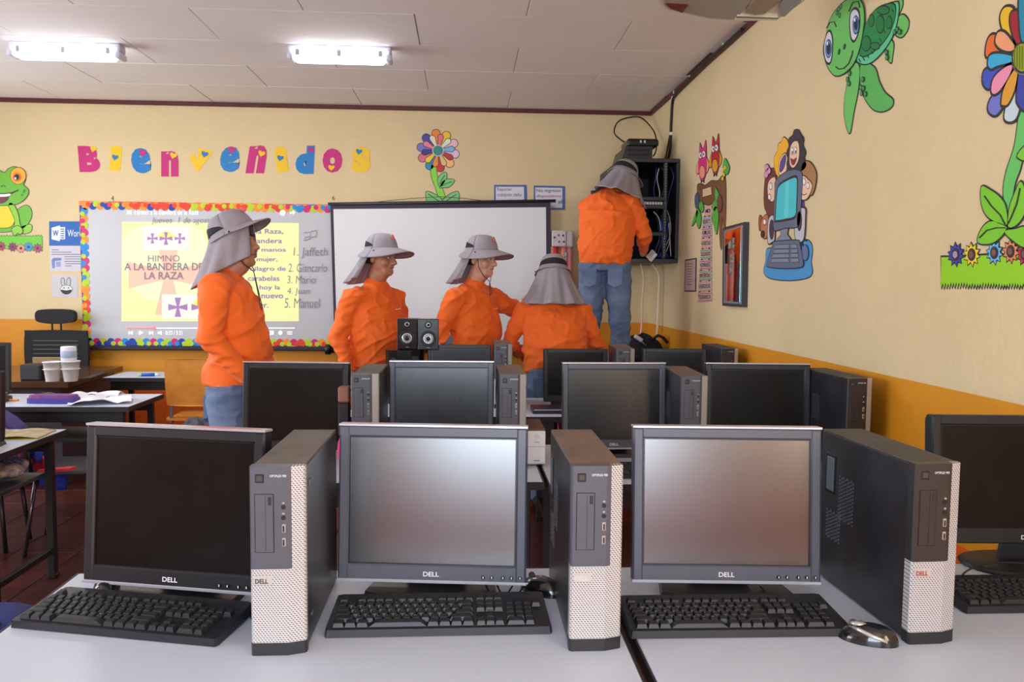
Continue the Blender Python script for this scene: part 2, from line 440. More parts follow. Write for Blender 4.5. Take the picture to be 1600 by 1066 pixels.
letter('v', (296, 231, 333, 269), YL, 'v with a blue heart, middle of the word', (320, 241, 6, .3), BL, poly=[(296, 247), (299, 242), (304, 241), (308, 252), (311, 231), (333, 237), (309, 269), (305, 264)])
letter('e', (344, 229, 375, 269), BL, 'e, second of two, between the yellow v and a tilted n', (362, 234, 6.5, .1), MG, -.08, .05)
letter('n', (387, 228, 416, 271), MG, 'n, second of two, leaning right', (409, 240, 6, .3), YL, -.16, .05)
letter('i', (429, 229, 451, 270), YL, 'i between the leaning magenta n and the blue d', (438, 247, 5.5, .2), BL, poly=[(434, 270), (429, 240), (430, 232), (438, 229), (445, 230), (447, 236), (451, 267)])
letter('d', (462, 228, 491, 272), BL, 'd with a magenta heart at its top', (486, 234, 5.5, .3), MG, -.05, .06)
letter('o', (504, 232, 535, 270), MG, 'o with a yellow heart at its foot', (518, 262, 5.5, .1), YL, 0, .05)
letter('s', (550, 230, 579, 270), YL, 's, last of the welcome word', (561, 237, 5.5, .2), BL, 0, .05)

# frog decal on a strip of grass
G1, G2, GD = (105, 185, 35), (140, 205, 45), (40, 150, 60)
W = Wall(True, 'smiling green frog decal on the back wall, cut by the left edge of the photo', 'frog_decal', anchor=(10, 310))
W.blob('hind_leg', [(22, 338), (30, 326), (42, 321), (49, 328), (49, 340), (42, 352), (33, 358), (24, 352)], G1, 1)
W.blob('foot', [(30, 356), (40, 352), (48, 351), (50, 356), (48, 362), (40, 365), (30, 364)], G2, 1)
W.blob('body', [(-30, 330), (-10, 314), (14, 316), (26, 330), (30, 348), (22, 360), (-5, 362), (-32, 350)], G1, 2)
W.blob('belly', [(-20, 335), (-8, 320), (10, 319), (21, 330), (23, 345), (15, 355), (-5, 355), (-18, 347)], (245, 215, 30), 3)
W.blob('front_leg', [(14, 320), (20, 318), (28, 332), (31, 348), (34, 358), (30, 366), (22, 364), (24, 345), (20, 334)], G2, 4)
W.blob('front_foot', [(20, 357), (29, 353), (36, 360), (33, 366), (28, 364), (24, 368), (20, 362)], G2, 5)
W.blob('head', [(-40, 300), (-30, 275), (-18, 264), (-6, 264), (2, 268), (8, 270), (14, 264), (24, 261), (36, 268), (40, 280), (37, 289), (44, 296), (44, 304), (36, 314), (22, 320), (0, 321), (-25, 318)], G1, 4)
W.blob('mouth', [(-30, 303), (-10, 303), (8, 303), (20, 301), (30, 297), (16, 304), (12, 312), (4, 317), (-10, 316), (-26, 312)], (110, 40, 50), 5)
W.blob('teeth', [(-28, 303), (-10, 304), (8, 303.5), (17, 303), (14, 307), (-6, 308), (-24, 307)], (240, 240, 240), 6, line=.001)
W.oval('eye', 29, 275, 12, 13, (245, 175, 25), 5); W.oval('iris', 27.5, 277, 7, 7, (225, 110, 20), 6, 0); W.oval('pupil', 27, 277, 4, 4.5, (20, 20, 25), 7, 0); W.oval('glint', 25, 279, 1.6, 1.8, (240, 240, 240), 8, 0)
for x, y in ((38, 300), (35, 305), (39, 297.5)): W.oval('spot', x, y, 1.8, 1.8, GD, 6, 0)
W.strip('nostril_line', [(2, 292), (6, 290), (10, 292)], 1.2, None, 6)
def zig(x0, x1, y, amp, step, up=-1):
    out = []; x = x0; k = 0
    while x < x1: out.append((x, y+(up*amp*random.uniform(.6, 1) if k % 2 else 0))); x += step*random.uniform(.8, 1.2); k += 1
    out.append((x1, y)); return out
W = Wall(True, 'strip of green grass with small purple and blue flowers under the frog decal', 'grass_decal', anchor=(20, 382))
W.blob('grass', zig(-60, 66, 370, 3, 2)+[(66, 392), (-60, 384)], (110, 200, 40), 1, False, .003)
def star(W, cx, cy, r, col, cen, layer, n=9, name='flower', ry=None, parent=None, line=.003, ri=.62):
    ry = ry or r; pts = []
    for i in range(2*n):
        k = 1 if i % 2 == 0 else ri; a = PI*i/n-.2
        pts.append((cx+r*k*math.cos(a), cy+ry*k*math.sin(a)))
    o = W.blob(name, pts, col, layer, False, line, parent); W.oval('flower_centre', cx, cy, r*.27, ry*.27, cen, layer+1, .001, parent=o); return o
for x, y, c in ((2, 385, (190, 40, 80)), (20, 386, (150, 40, 90)), (33, 388, (230, 150, 130)), (45, 386, (40, 150, 215)), (59, 388, (175, 60, 120)), (-16, 384, (60, 90, 200))):
    star(W, x, y, 7.5, c, (60, 30, 60), 2)

# flower above the screen
def flower(W, cx, cy, R, cols, inner, cen, rx=1.0, cr=.21, wf=1.0):
    n = len(cols)
    for i in range(n):
        a = -PI/2+2*PI*i/n-.12
        def pt(d, t): return (cx+rx*(d*math.cos(a)-t*math.sin(a)), cy+d*math.sin(a)+t*math.cos(a))
        k = R*.19*wf
        W.blob('petal', [pt(R*.25, -k*.2), pt(R*.6, -k*.6), pt(R*.82, -k), pt(R*.98, -k*.5), pt(R*.98, k*.5), pt(R*.82, k), pt(R*.6, k*.6), pt(R*.25, k*.2)], cols[i], 1)
    for i in range(n):
        a = -PI/2+2*PI*(i+.5)/n-.12
        def pt(d, t): return (cx+rx*(d*math.cos(a)-t*math.sin(a)), cy+d*math.sin(a)+t*math.cos(a))
        k = R*.12*wf
        W.blob('inner_petal', [pt(R*.22, -k*.3), pt(R*.5, -k*.8), pt(R*.68, -k), pt(R*.78, 0), pt(R*.68, k), pt(R*.5, k*.8), pt(R*.22, k*.3)], inner[i], 2)
    W.oval('centre_ring', cx, cy, R*cr*1.35*rx, R*cr*1.35, (190, 195, 200), 3, 0)
    W.oval('flower_centre', cx, cy, R*cr*rx, R*cr, cen, 4, .003)
W = Wall(True, 'multicoloured petal flower decal rising behind the white projection screen', 'flower_decal', anchor=(685, 260))
W.blob('stem', [(674, 258), (681, 258), (683, 275), (690, 292), (695, 308), (686, 308), (680, 292), (674, 275)], (140, 220, 60), 1)
for q in ([(686, 290), (684, 280), (690, 272), (697, 270), (697, 280), (690, 291)], [(687, 293), (692, 283), (702, 280), (710, 282), (702, 292), (692, 293)],
          [(666, 300), (678, 303), (690, 312), (685, 317), (669, 318)], [(716, 300), (704, 303), (693, 312), (696, 318), (715, 317)]):
    W.blob('leaf', q, (120, 205, 115), 2, ns=3)
W.strip('leaf_vein', [(669, 303), (680, 311), (689, 316)], 1, None, 4); W.strip('leaf_vein', [(713, 304), (703, 310), (695, 316)], 1, None, 4)
W.strip('leaf_vein', [(695, 274), (690, 281), (687, 288)], 1, None, 4); W.strip('leaf_vein', [(706, 284), (697, 287), (690, 291)], 1, None, 4)
flower(W, 684.5, 235.5, 33, [(240, 140, 40), (245, 205, 30), (245, 195, 205), (235, 195, 225), (250, 190, 120), (205, 40, 50), (30, 140, 195), (225, 110, 130), (120, 120, 205), (70, 65, 165)],
       [(235, 115, 125), (225, 235, 215), (120, 190, 225), (190, 40, 60), (225, 195, 130), (240, 140, 50), (245, 210, 40), (50, 50, 130), (240, 130, 150), (235, 225, 200)], (50, 140, 135))

# notices
def notice(q, lines, label):
    W = Wall(True, label, 'wall_notice', 'notice', None, q[0])
    P = q; W.blob('backing_card', P, (70, 95, 165), 1, False, 0)
    cx = sum(p[0] for p in P)/4; cy = sum(p[1] for p in P)/4
    W.blob('paper', [(cx+(p[0]-cx)*.86-1, cy+(p[1]-cy)*.84) for p in P], (222, 222, 232), 2, False, 0)
    for t, qq, c in lines: W.text(t, qq, c, 3, .004)
    return W
notice([(772, 289), (823, 289), (824, 327), (772, 327)], [('Reportar', (777, 293, 800, 300), (120, 110, 130)), ('cualquier daño', (777, 301.5, 815, 308.5), (120, 110, 150)), ('o problema', (777, 311, 812, 317), (110, 110, 140))], 'blue bordered notice above the screen, left one of two')
notice([(834, 290), (883, 291), (883, 328), (834, 328)], [('No ingresar', (838, 295, 877, 302), (110, 90, 100)), ('dispositivos', (838, 304, 877, 310), (175, 70, 90)), ('al', (872, 312, 878, 318), (70, 70, 100)), ('baño.', (855, 320, 868, 325.5), (80, 80, 110))], 'blue bordered notice above the screen, right one beside the man at the rack')
# word processor poster, sheet and drawing
W = Wall(True, 'blue poster with a white document icon beside the whiteboard', 'wall_poster', 'poster', None, (104, 363))
W.rect('poster_sheet', 77, 346, 130, 384, (20, 95, 180), 1)
W.blob('page_icon', [(94, 355), (102, 355), (102, 374), (94, 374)], (235, 240, 245), 2, False, 0)
for k in range(5): W.rect('page_line', 95, 357.5+k*3.4, 100.5, 358.9+k*3.4, (20, 80, 160), 3)
W.blob('w_icon', [(81, 356), (94, 352.5), (94, 377), (81, 374)], (235, 240, 245), 3, False, 0)
W.text('W', (83, 360, 92, 369), (20, 80, 160), 4, .02); W.text('Word', (106, 359, 128, 370), (225, 235, 245), 3, .01)
W = Wall(True, 'white printed instruction sheet under the blue poster', 'wall_sheet', 'paper', None, (104, 404))
W.rect('sheet', 78, 384.5, 131, 424, (208, 205, 215), 1)
for k, (a, c) in enumerate(((81, 92), (81, 112), (81, 128), (101, 128), (101, 128), (101, 128), (102, 128), (102, 112))): W.rect('print_line', a, 390+k*3.6, c, 391+k*3.6, (90, 90, 120), 2)
W.blob('blue_icon', [(81, 406), (84, 403), (96, 403), (96, 407), (86, 408), (86, 419), (82, 419)], (110, 130, 190), 2, False, 0)
W.rect('printed_box', 88, 409, 95, 417, (150, 160, 200), 2)
W = Wall(True, 'small drawing of a bunny face on grey paper left of the whiteboard', 'wall_drawing', 'drawing', None, (100, 448))
W.rect('sheet', 80, 430, 121, 465, (205, 200, 205), 1, tl=[(80, 430), (121, 431), (121, 465), (81, 464)])
W.blob('ear', [(98, 447), (96, 440), (97, 435), (100, 436), (101, 446)], (190, 195, 200), 2, True, .004); W.blob('ear', [(105, 446), (105, 438), (108, 434), (110, 438), (109, 447)], (190, 195, 200), 2, True, .004)
W.blob('face', [(97, 448), (104, 446), (111, 448), (113, 453), (108, 458), (100, 458), (95, 453)], (225, 225, 225), 3, True, .003)
W.blob('beard', [(96, 453), (104, 454), (112, 453), (110, 458), (104, 460), (98, 458)], (35, 33, 40), 4, True, 0)
W.oval('eye', 100.5, 450, 1, 1, (20, 20, 20), 5, 0); W.oval('eye', 107.5, 450, 1, 1, (20, 20, 20), 5, 0)
# ------------------------------------------------------------ whiteboard with scalloped border and projected picture
wbm = mat('whiteboard_enamel', srgb(202, 204, 208), .3, var=.05, vscale=2, bump=.02)
WX0, WX1, WZ0, WZ1 = -3.18, -0.74, .895, 2.09
wbr = empty('whiteboard', (WX0, YB-.002, WZ0), 0, 'wall whiteboard with a colourful scalloped border and a projected video picture', 'whiteboard')
def wl(x, z, off): return Vector((x-WX0, -off, z-WZ0))
MB().box(0, WX1-WX0, -.025, 0, 0, WZ1-WZ0, .004).build('board', wbm, wbr)
MB().box(-.01, WX1-WX0, -.075, -.02, -.03, .002, .006).build('pen_tray', flat(40, 38, 48), wbr)
CB = [(235, 60, 30), (250, 150, 30), (190, 215, 30), (215, 25, 110), (20, 60, 170), (20, 140, 220)]
cbm = [flat(*c) for c in CB]
def scallop(name, x0, z0, x1, z1, seqs, inward):
    b = MB(); L = math.hypot(x1-x0, z1-z0); n = int(L/.058); d = Vector((x1-x0, z1-z0))/n; iw = Vector(inward)
    b.mi = 1 if seqs[0][0] in (0, 1) else 4
    b.prism([(x0-iw.x*.0, z0), (x1, z1), (x1+iw.x*.03, z1+iw.y*.03), (x0+iw.x*.03, z0+iw.y*.03)], lambda u, v: wl(u, v, .0255), lambda u, v: wl(u, v, .0275))
    for row, (off, r, lay) in enumerate(((.008, .034, 0), (.036, .030, 1), (.022, .020, 2))):
        for i in range(n):
            s = seqs[min(int(i/n*len(seqs)), len(seqs)-1)]
            b.mi = s[(i*2+row*1+(i//2)*row) % len(s)]
            c = Vector((x0, z0))+d*(i+.5+.35*row)+iw*off
            pts = [(c.x+r*math.cos(2*PI*k/14), c.y+r*math.sin(2*PI*k/14)) for k in range(14)]
            pts = [(min(max(u, WX0-.004), WX1), min(max(v, WZ0), WZ1+.004)) for u, v in pts]
            dd = .026+.0012*lay+.0002*(i % 3)
            b.prism(pts, lambda u, v: wl(u, v, dd), lambda u, v: wl(u, v, dd+.0012))
    return b.build(name, cbm, wbr)
scallop('border_strip', WX0, WZ1, WX1, WZ1, [(0, 1, 0, 4, 2), (0, 1, 0, 4), (0, 1, 2, 0), (0, 1, 2, 1), (5, 2, 3, 1), (5, 3, 2, 5)], (0, -1))
scallop('border_strip', WX0, WZ0, WX1, WZ0, [(4, 5, 2, 3), (2, 4, 5, 3), (4, 2, 5, 3), (0, 3, 2, 1), (4, 5, 2)], (0, 1))
scallop('border_strip', WX0, WZ1-.03, WX0, WZ0, [(3, 5, 2, 1), (3, 5, 2), (0, 1, 2), (0, 3, 2, 1)], (1, 0))
# projected picture: light on the board, built as a thin lit sheet at its real place
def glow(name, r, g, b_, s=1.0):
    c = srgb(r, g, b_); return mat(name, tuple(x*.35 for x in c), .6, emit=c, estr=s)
W = Wall(True, 'projected video picture with yellow slide and player controls on the whiteboard', 'projected_picture', 'projected picture', None, (330, 420))
_w = W.w
def W_w(u, v, off): return (Vector((u, YB-.028-off, v)) - W.o)
W.w = W_w
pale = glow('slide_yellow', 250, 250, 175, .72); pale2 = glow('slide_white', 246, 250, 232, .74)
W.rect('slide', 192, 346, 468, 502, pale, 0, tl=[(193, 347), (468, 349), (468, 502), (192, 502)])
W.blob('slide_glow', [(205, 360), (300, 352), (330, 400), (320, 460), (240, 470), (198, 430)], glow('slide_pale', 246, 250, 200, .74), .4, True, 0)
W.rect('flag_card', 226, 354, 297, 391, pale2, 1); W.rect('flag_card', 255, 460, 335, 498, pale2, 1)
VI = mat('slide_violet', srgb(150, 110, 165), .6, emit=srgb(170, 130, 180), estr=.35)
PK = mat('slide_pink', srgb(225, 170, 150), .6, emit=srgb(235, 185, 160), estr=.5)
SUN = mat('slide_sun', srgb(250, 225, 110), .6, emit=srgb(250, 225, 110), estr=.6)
def cross(cx, cy, r, m_, lay):
    t = r*.12; f = r*.34
    P = [(cx-f, cy-r), (cx+f, cy-r), (cx+t, cy-t), (cx+r, cy-f), (cx+r, cy+f), (cx+t, cy+t), (cx+f, cy+r), (cx-f, cy+r), (cx-t, cy+t), (cx-r, cy+f), (cx-r, cy-f), (cx-t, cy-t)]
    W.blob('cross', P, m_, lay, False, 0)
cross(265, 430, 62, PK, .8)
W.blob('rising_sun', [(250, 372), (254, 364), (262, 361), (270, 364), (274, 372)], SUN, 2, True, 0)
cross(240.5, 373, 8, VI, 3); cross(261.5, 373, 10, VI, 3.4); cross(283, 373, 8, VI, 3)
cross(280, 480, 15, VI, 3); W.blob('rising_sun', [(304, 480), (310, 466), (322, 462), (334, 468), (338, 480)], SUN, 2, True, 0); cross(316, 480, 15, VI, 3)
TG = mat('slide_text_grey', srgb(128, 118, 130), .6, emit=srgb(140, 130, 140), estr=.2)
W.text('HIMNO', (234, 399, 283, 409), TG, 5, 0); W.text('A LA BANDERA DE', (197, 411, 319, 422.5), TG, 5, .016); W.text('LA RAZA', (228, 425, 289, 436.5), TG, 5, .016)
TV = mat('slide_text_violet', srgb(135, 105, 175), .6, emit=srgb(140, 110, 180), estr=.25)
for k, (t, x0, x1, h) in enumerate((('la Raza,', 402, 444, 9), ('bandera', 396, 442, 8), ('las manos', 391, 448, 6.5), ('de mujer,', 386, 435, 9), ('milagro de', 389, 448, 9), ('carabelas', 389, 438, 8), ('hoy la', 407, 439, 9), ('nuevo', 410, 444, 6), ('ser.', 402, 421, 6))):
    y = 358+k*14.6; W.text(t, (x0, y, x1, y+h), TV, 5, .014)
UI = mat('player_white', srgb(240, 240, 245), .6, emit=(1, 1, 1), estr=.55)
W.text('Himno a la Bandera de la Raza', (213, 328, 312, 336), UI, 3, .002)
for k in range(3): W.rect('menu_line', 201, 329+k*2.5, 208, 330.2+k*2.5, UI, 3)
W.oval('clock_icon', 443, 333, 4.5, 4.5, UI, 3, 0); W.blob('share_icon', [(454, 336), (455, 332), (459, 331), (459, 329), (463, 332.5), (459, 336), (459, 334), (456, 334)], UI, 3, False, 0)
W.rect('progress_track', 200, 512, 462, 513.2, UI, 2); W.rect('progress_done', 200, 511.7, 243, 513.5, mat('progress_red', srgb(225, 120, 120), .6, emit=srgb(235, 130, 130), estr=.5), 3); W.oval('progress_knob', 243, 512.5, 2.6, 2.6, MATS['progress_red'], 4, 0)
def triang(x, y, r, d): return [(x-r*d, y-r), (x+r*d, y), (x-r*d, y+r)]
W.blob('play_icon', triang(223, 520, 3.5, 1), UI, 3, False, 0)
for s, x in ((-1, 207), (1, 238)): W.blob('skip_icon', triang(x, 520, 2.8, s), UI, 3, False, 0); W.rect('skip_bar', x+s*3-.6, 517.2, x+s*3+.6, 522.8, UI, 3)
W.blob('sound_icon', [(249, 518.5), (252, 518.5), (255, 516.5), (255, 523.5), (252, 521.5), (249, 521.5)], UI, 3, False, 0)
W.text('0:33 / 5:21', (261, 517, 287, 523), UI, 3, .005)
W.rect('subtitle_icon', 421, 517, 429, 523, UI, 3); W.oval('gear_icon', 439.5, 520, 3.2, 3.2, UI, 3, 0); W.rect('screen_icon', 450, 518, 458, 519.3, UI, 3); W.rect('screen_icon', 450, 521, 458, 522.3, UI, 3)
# handwriting on the board
HW = Wall(True, 'dark marker handwriting, date and list of names, on the whiteboard', 'board_handwriting', 'handwriting', None, (485, 420))
HW.w = lambda u, v, off: (Vector((u, YB-.0305-off, v)) - HW.o)
ink = mat('marker_ink', srgb(138, 136, 144), .7)
HW.text('Jueves  1 de agosto', (239, 340, 336, 352), ink, 3, -.006, shear=.2)
HW.text('1. Jaffeth', (460, 387, 513, 404), ink, 3, -.006, shear=.1); HW.text('2. Giancarlo', (452, 412, 512, 425), ink, 3, -.006, shear=.1)
HW.text('3. Mario', (450, 431, 494, 443), ink, 3, -.006, shear=.1); HW.text('4. Juan', (450, 450, 485, 462), ink, 3, -.006, shear=.1); HW.text('5. Manuel', (446, 466, 501, 481), ink, 3, -.006, shear=.1)
HW.strip('scribble', [(476, 364), (486, 363), (486, 370), (478, 371), (476, 377), (488, 372)], 1, ink); HW.strip('scribble', [(487, 362), (496, 360), (495, 370), (487, 371)], 1, ink)
T = Wall(True, 'small number 4 pencilled on the wall above the whiteboard', 'wall_mark', 'mark', None, (176, 310)); T.text('4', (174, 306, 178, 314), (90, 80, 80), 1)
T = Wall(True, 'small number 6 pencilled on the wall above the screen corner', 'wall_mark', 'mark', None, (521, 309)); T.text('6', (519, 306, 523, 313), (90, 80, 80), 1)

# ------------------------------------------------------------ projection screen hung in front of the wall
SY = 6.88
def sp(px, py): p = backw(px, py, 0, SY); return p
so = sp(690, 545)
scr = empty('projection_screen', so, 0, 'white pull down projection screen with black borders hung on the back wall', 'projection screen')
def sl(p, dy=0): return Vector((p[0]-so.x, dy, p[1]-so.z))
A, B_, C_, D_ = [(lambda p: (p.x, p.z))(sp(*q)) for q in ((516, 317), (860, 313), (861, 545), (523, 546))]
b = MB(); b.prism([A, B_, C_, D_], lambda u, v: sl((u, v), 0), lambda u, v: sl((u, v), -.003)); b.build('black_border', flat(52, 42, 62, .6), scr)
a2, b2, c2, d2 = [(lambda p: (p.x, p.z))(sp(*q)) for q in ((521, 327), (853, 324), (854, 540), (527, 542))]
b = MB(); b.prism([a2, b2, c2, d2], lambda u, v: sl((u, v), -.003), lambda u, v: sl((u, v), -.0042)); b.build('white_fabric', mat('screen_white', srgb(232, 233, 236), .8), scr)
b = MB(); p, q = sp(513, 319), sp(868, 314); b.tube([sl((p.x, p.z), -.01), sl((q.x, q.z), -.01)], .013, 10); b.build('top_rod', flat(45, 42, 52, .4), scr)
b = MB(); p, q = sp(514, 546), sp(866, 544); b.tube([sl((p.x, p.z), -.015), sl((q.x, q.z), -.015)], .032, 14); b.build('roller_tube', flat(26, 24, 28, .35), scr)
for e in ((513, 546), (866, 544)):
    p = sp(*e); b = MB(); b.tube([sl((p.x-.02, p.z), -.015), sl((p.x+.02, p.z), -.015)], .044, 14); b.build('end_cap', flat(20, 19, 22, .4), scr)
b = MB(); b.tube([sl((lambda p: (p.x, p.z))(sp(*q)), .02) for q in ((580, 316), (640, 310), (686, 307), (720, 309), (770, 315))], .0025, 6); b.build('hanging_cord', flat(90, 80, 75), scr)

# ------------------------------------------------------------ right wall decals
W = Wall(False, 'green turtle decal with big blue eyes high on the right wall', 'turtle_decal', anchor=(1350, 100))
TG1, TG2, TS_, TR_ = (110, 200, 100), (90, 185, 90), (20, 140, 70), (90, 205, 150)
W.blob('back_flipper', [(1398, 50), (1401, 32), (1411, 23), (1420, 32), (1419, 46), (1409, 58)], TG1, 1)
W.blob('back_flipper', [(1396, 30), (1402, 10), (1409, -4), (1411, 8), (1405, 22)], TG1, 1)
W.blob('back_flipper', [(1386, 78), (1392, 63), (1397, 70), (1395, 88), (1393, 98), (1386, 88)], TG1, 1)
W.blob('front_flipper', [(1332, 106), (1339, 98), (1344, 108), (1342, 140), (1335, 175), (1331, 200), (1328, 208), (1323, 195), (1320, 172), (1323, 140)], TG1, 2)
W.blob('front_flipper', [(1346, 103), (1358, 100), (1369, 108), (1375, 128), (1384, 145), (1396, 156), (1394, 167), (1380, 174), (1365, 170), (1352, 152), (1346, 130)], TG2, 2)
W.blob('shell_rim', [(1343, 85), (1358, 40), (1375, 15), (1398, 4), (1406, 8), (1402, 40), (1390, 68), (1370, 92), (1355, 100), (1342, 96)], TR_, 3)
W.blob('shell', [(1346, 80), (1354, 42), (1368, 18), (1385, 8), (1400, 8), (1400, 28), (1390, 55), (1372, 76), (1355, 87), (1347, 86)], TS_, 4)
for x, y, rx, ry in ((1356, 68, 7, 11), (1378, 38, 6, 13), (1364, 32, 4, 9), (1383, 16, 9, 6), (1392, 35, 4, 9), (1370, 72, 7, 5)):
    W.oval('shell_plate', x, y, rx, ry, (15, 125, 60), 5, .004)
for k in range(9):
    t = k/8; x = 1346+52*t; y = 96-8*t-70*t*t
    W.strip('rim_tick', [(x-2, y-4), (x+1, y+1)], 1.0, None, 5)
W.blob('head', [(1293, 60), (1297, 38), (1306, 20), (1322, 3), (1340, -3), (1350, 6), (1353, 28), (1350, 55), (1345, 78), (1336, 100), (1322, 114), (1308, 118), (1297, 106), (1292, 92), (1289, 76)], TG1, 6)
W.blob('white_of_eye', [(1332, 40), (1333, 22), (1339, 15), (1345, 22), (1345, 45), (1339, 62), (1334, 58)], (225, 220, 232), 7, line=.01); W.blob('white_of_eye', [(1291, 76), (1294, 58), (1299, 50), (1303, 60), (1303, 82), (1300, 97), (1294, 94)], (225, 220, 232), 7, line=.01)
W.oval('iris', 1341, 39, 4.6, 13.5, (95, 150, 205), 8); W.oval('pupil', 1341.5, 38, 3.2, 9.5, (35, 40, 75), 9, 0); W.oval('iris', 1298, 76, 4.6, 13.5, (95, 150, 205), 8); W.oval('pupil', 1298.5, 76, 3.2, 9.5, (35, 40, 75), 9, 0)
W.oval('glint', 1340, 31, 1.3, 3, (235, 240, 250), 10, 0); W.oval('glint', 1297, 68, 1.3, 3, (235, 240, 250), 10, 0)
W.strip('smile', [(1309, 104), (1314, 108), (1322, 107), (1330, 99), (1335, 86), (1336, 79)], 1.6, None, 8)
W.strip('eyelid_line', [(1295, 44), (1300, 35), (1307, 34), (1310, 42)], 1.4, None, 8); W.strip('eyelid_line', [(1330, 18), (1336, 4), (1345, 2), (1347, 12)], 1.4, None, 8)
W.oval('nostril', 1314.5, 81, 1.4, 4, (30, 90, 50), 8, .002, .2); W.oval('nostril', 1323, 73, 1.5, 4, (30, 90, 50), 8, .002, .2)
for x, y in ((1330, 115), (1327, 124), (1329, 131), (1351, 124), (1348, 137), (1352, 138), (1355, 147), (1314, 14), (1311, 20), (1317, 10), (1401, 50), (1405, 46), (1409, 50), (1388, 82), (1389, 90), (1349, 146), (1315, 24)):
    W.oval('spot', x, y, 1.7, 3.2, (60, 160, 90), 7, .003)

# big flower with stem, leaves and grass strip
W = Wall(False, 'big multicoloured flower decal with long green stem at the right edge of the photo', 'flower_decal', anchor=(1590, 250))
W.blob('stem', [(1597, 160), (1612, 160), (1604, 215), (1596, 260), (1586, 290), (1579, 335), (1573, 330), (1569, 300), (1573, 270), (1587, 225)], (100, 200, 95), 1)
for q in ([(1536, 292), (1549, 297), (1563, 307), (1573, 322), (1576, 350), (1565, 350), (1545, 338), (1536, 318)],
          [(1597, 284), (1604, 300), (1604, 330), (1592, 350), (1578, 354), (1580, 325), (1588, 302)],
          [(1530, 378), (1536, 358), (1550, 346), (1568, 350), (1575, 356), (1564, 372), (1548, 381)],
          [(1572, 362), (1590, 358), (1604, 355), (1620, 370), (1605, 386), (1588, 378)], [(1592, 245), (1604, 228), (1620, 222), (1612, 250)]):
    W.blob('leaf', q, (125, 205, 35), 3, ns=4)
for q in ([(1541, 306), (1552, 322), (1566, 336), (1575, 354)], [(1597, 294), (1592, 318), (1583, 340), (1578, 350)], [(1533, 372), (1545, 360), (1560, 356), (1574, 356)]): W.strip('leaf_vein', q, 1.8, None, 5)
big = [('petal', [(1568, 44), (1565, 25), (1572, 12), (1584, 14), (1583, 35), (1588, 65), (1576, 52)], (240, 190, 30), 2), ('petal', [(1582, 40), (1582, 22), (1590, 17), (1596, 24), (1598, 62), (1590, 66)], (165, 15, 40), 3),
 ('petal', [(1596, 30), (1596, -5), (1606, -10), (1612, 20), (1606, 65), (1599, 60)], (20, 140, 170), 4),
 ('petal', [(1543, 88), (1544, 66), (1551, 55), (1560, 58), (1566, 74), (1584, 82), (1560, 85)], (235, 110, 35), 2), ('petal', [(1558, 66), (1561, 52), (1569, 50), (1578, 58), (1588, 74), (1580, 80), (1566, 76)], (245, 165, 115), 3),
 ('petal', [(1547, 102), (1549, 88), (1562, 84), (1584, 88), (1584, 96), (1560, 103), (1552, 107)], (50, 175, 215), 4),
 ('petal', [(1538, 130), (1539, 112), (1550, 106), (1572, 102), (1582, 100), (1560, 118), (1548, 138)], (60, 80, 190), 2), ('petal', [(1552, 140), (1556, 122), (1570, 108), (1584, 102), (1580, 118), (1566, 140), (1556, 147)], (245, 150, 180), 4),
 ('petal', [(1546, 172), (1549, 156), (1564, 138), (1578, 118), (1576, 145), (1566, 170), (1556, 180)], (115, 120, 205), 2), ('petal', [(1568, 160), (1572, 138), (1586, 112), (1593, 112), (1588, 140), (1578, 162), (1570, 164)], (225, 160, 40), 4),
 ('petal', [(1572, 184), (1576, 162), (1588, 130), (1595, 118), (1596, 160), (1590, 184), (1580, 190)], (205, 220, 225), 3), ('petal', [(1592, 150), (1596, 112), (1608, 112), (1612, 160), (1604, 172), (1594, 162)], (50, 60, 165), 4)]
for nm, q, c, l in big: W.blob(nm, q, c, l, line=.008, ns=4)
W.oval('centre_ring', 1601, 92, 17, 26, (120, 120, 110), 5, 0); W.oval('flower_centre', 1602, 90, 15, 22, (150, 165, 30), 6, .006)
for dx in range(-12, 14, 4): W.rect('centre_line', 1602+dx-.4, 72, 1602+dx+.4, 108, (110, 120, 25), 7.6)
W = Wall(False, 'long strip of light green grass with bright daisies under the big flower decal', 'grass_decal', anchor=(1530, 430))
gp = [(1472, 402), (1500, 402), (1540, 399), (1640, 398), (1660, 455)]; zg = []
x = 1640
while x > 1471: zg.append((x, 449+.02*(1600-x)*0+random.uniform(-1, 1))); zg.append((x-2, 443-.03*(1600-x)*.5+random.uniform(-2, 1))); x -= 4.2
W.blob('grass', gp+zg+[(1471, 447)], (150, 215, 25), 1, False, .006)
for x, y, c in ((1495, 398, (55, 70, 170)), (1520, 398, (245, 215, 40)), (1555.5, 395, (100, 190, 240)), (1581, 393, (235, 140, 90)), (1603, 397, (195, 30, 60)), (1628, 395, (240, 200, 60))):
    o = W.oval('daisy', x, y, 5, 8, (110, 60, 60), 3, .004)
    for k in range(10):
        a = 2*PI*k/10+.2; ca, sa = math.cos(a), math.sin(a)
        f = lambda d, t: (x+12.5*(d*ca-t*sa), y+18*(d*sa+t*ca))
        W.blob('daisy_petal', [f(.2, -.05), f(.6, -.2), f(1, 0), f(.6, .2), f(.2, .05)], c, 2, False, .004, parent=o)
    W.oval('daisy_centre', x, y, 3.6, 5.5, (125, 85, 75) if x != 1495 else (170, 150, 190), 4, .003, parent=o)

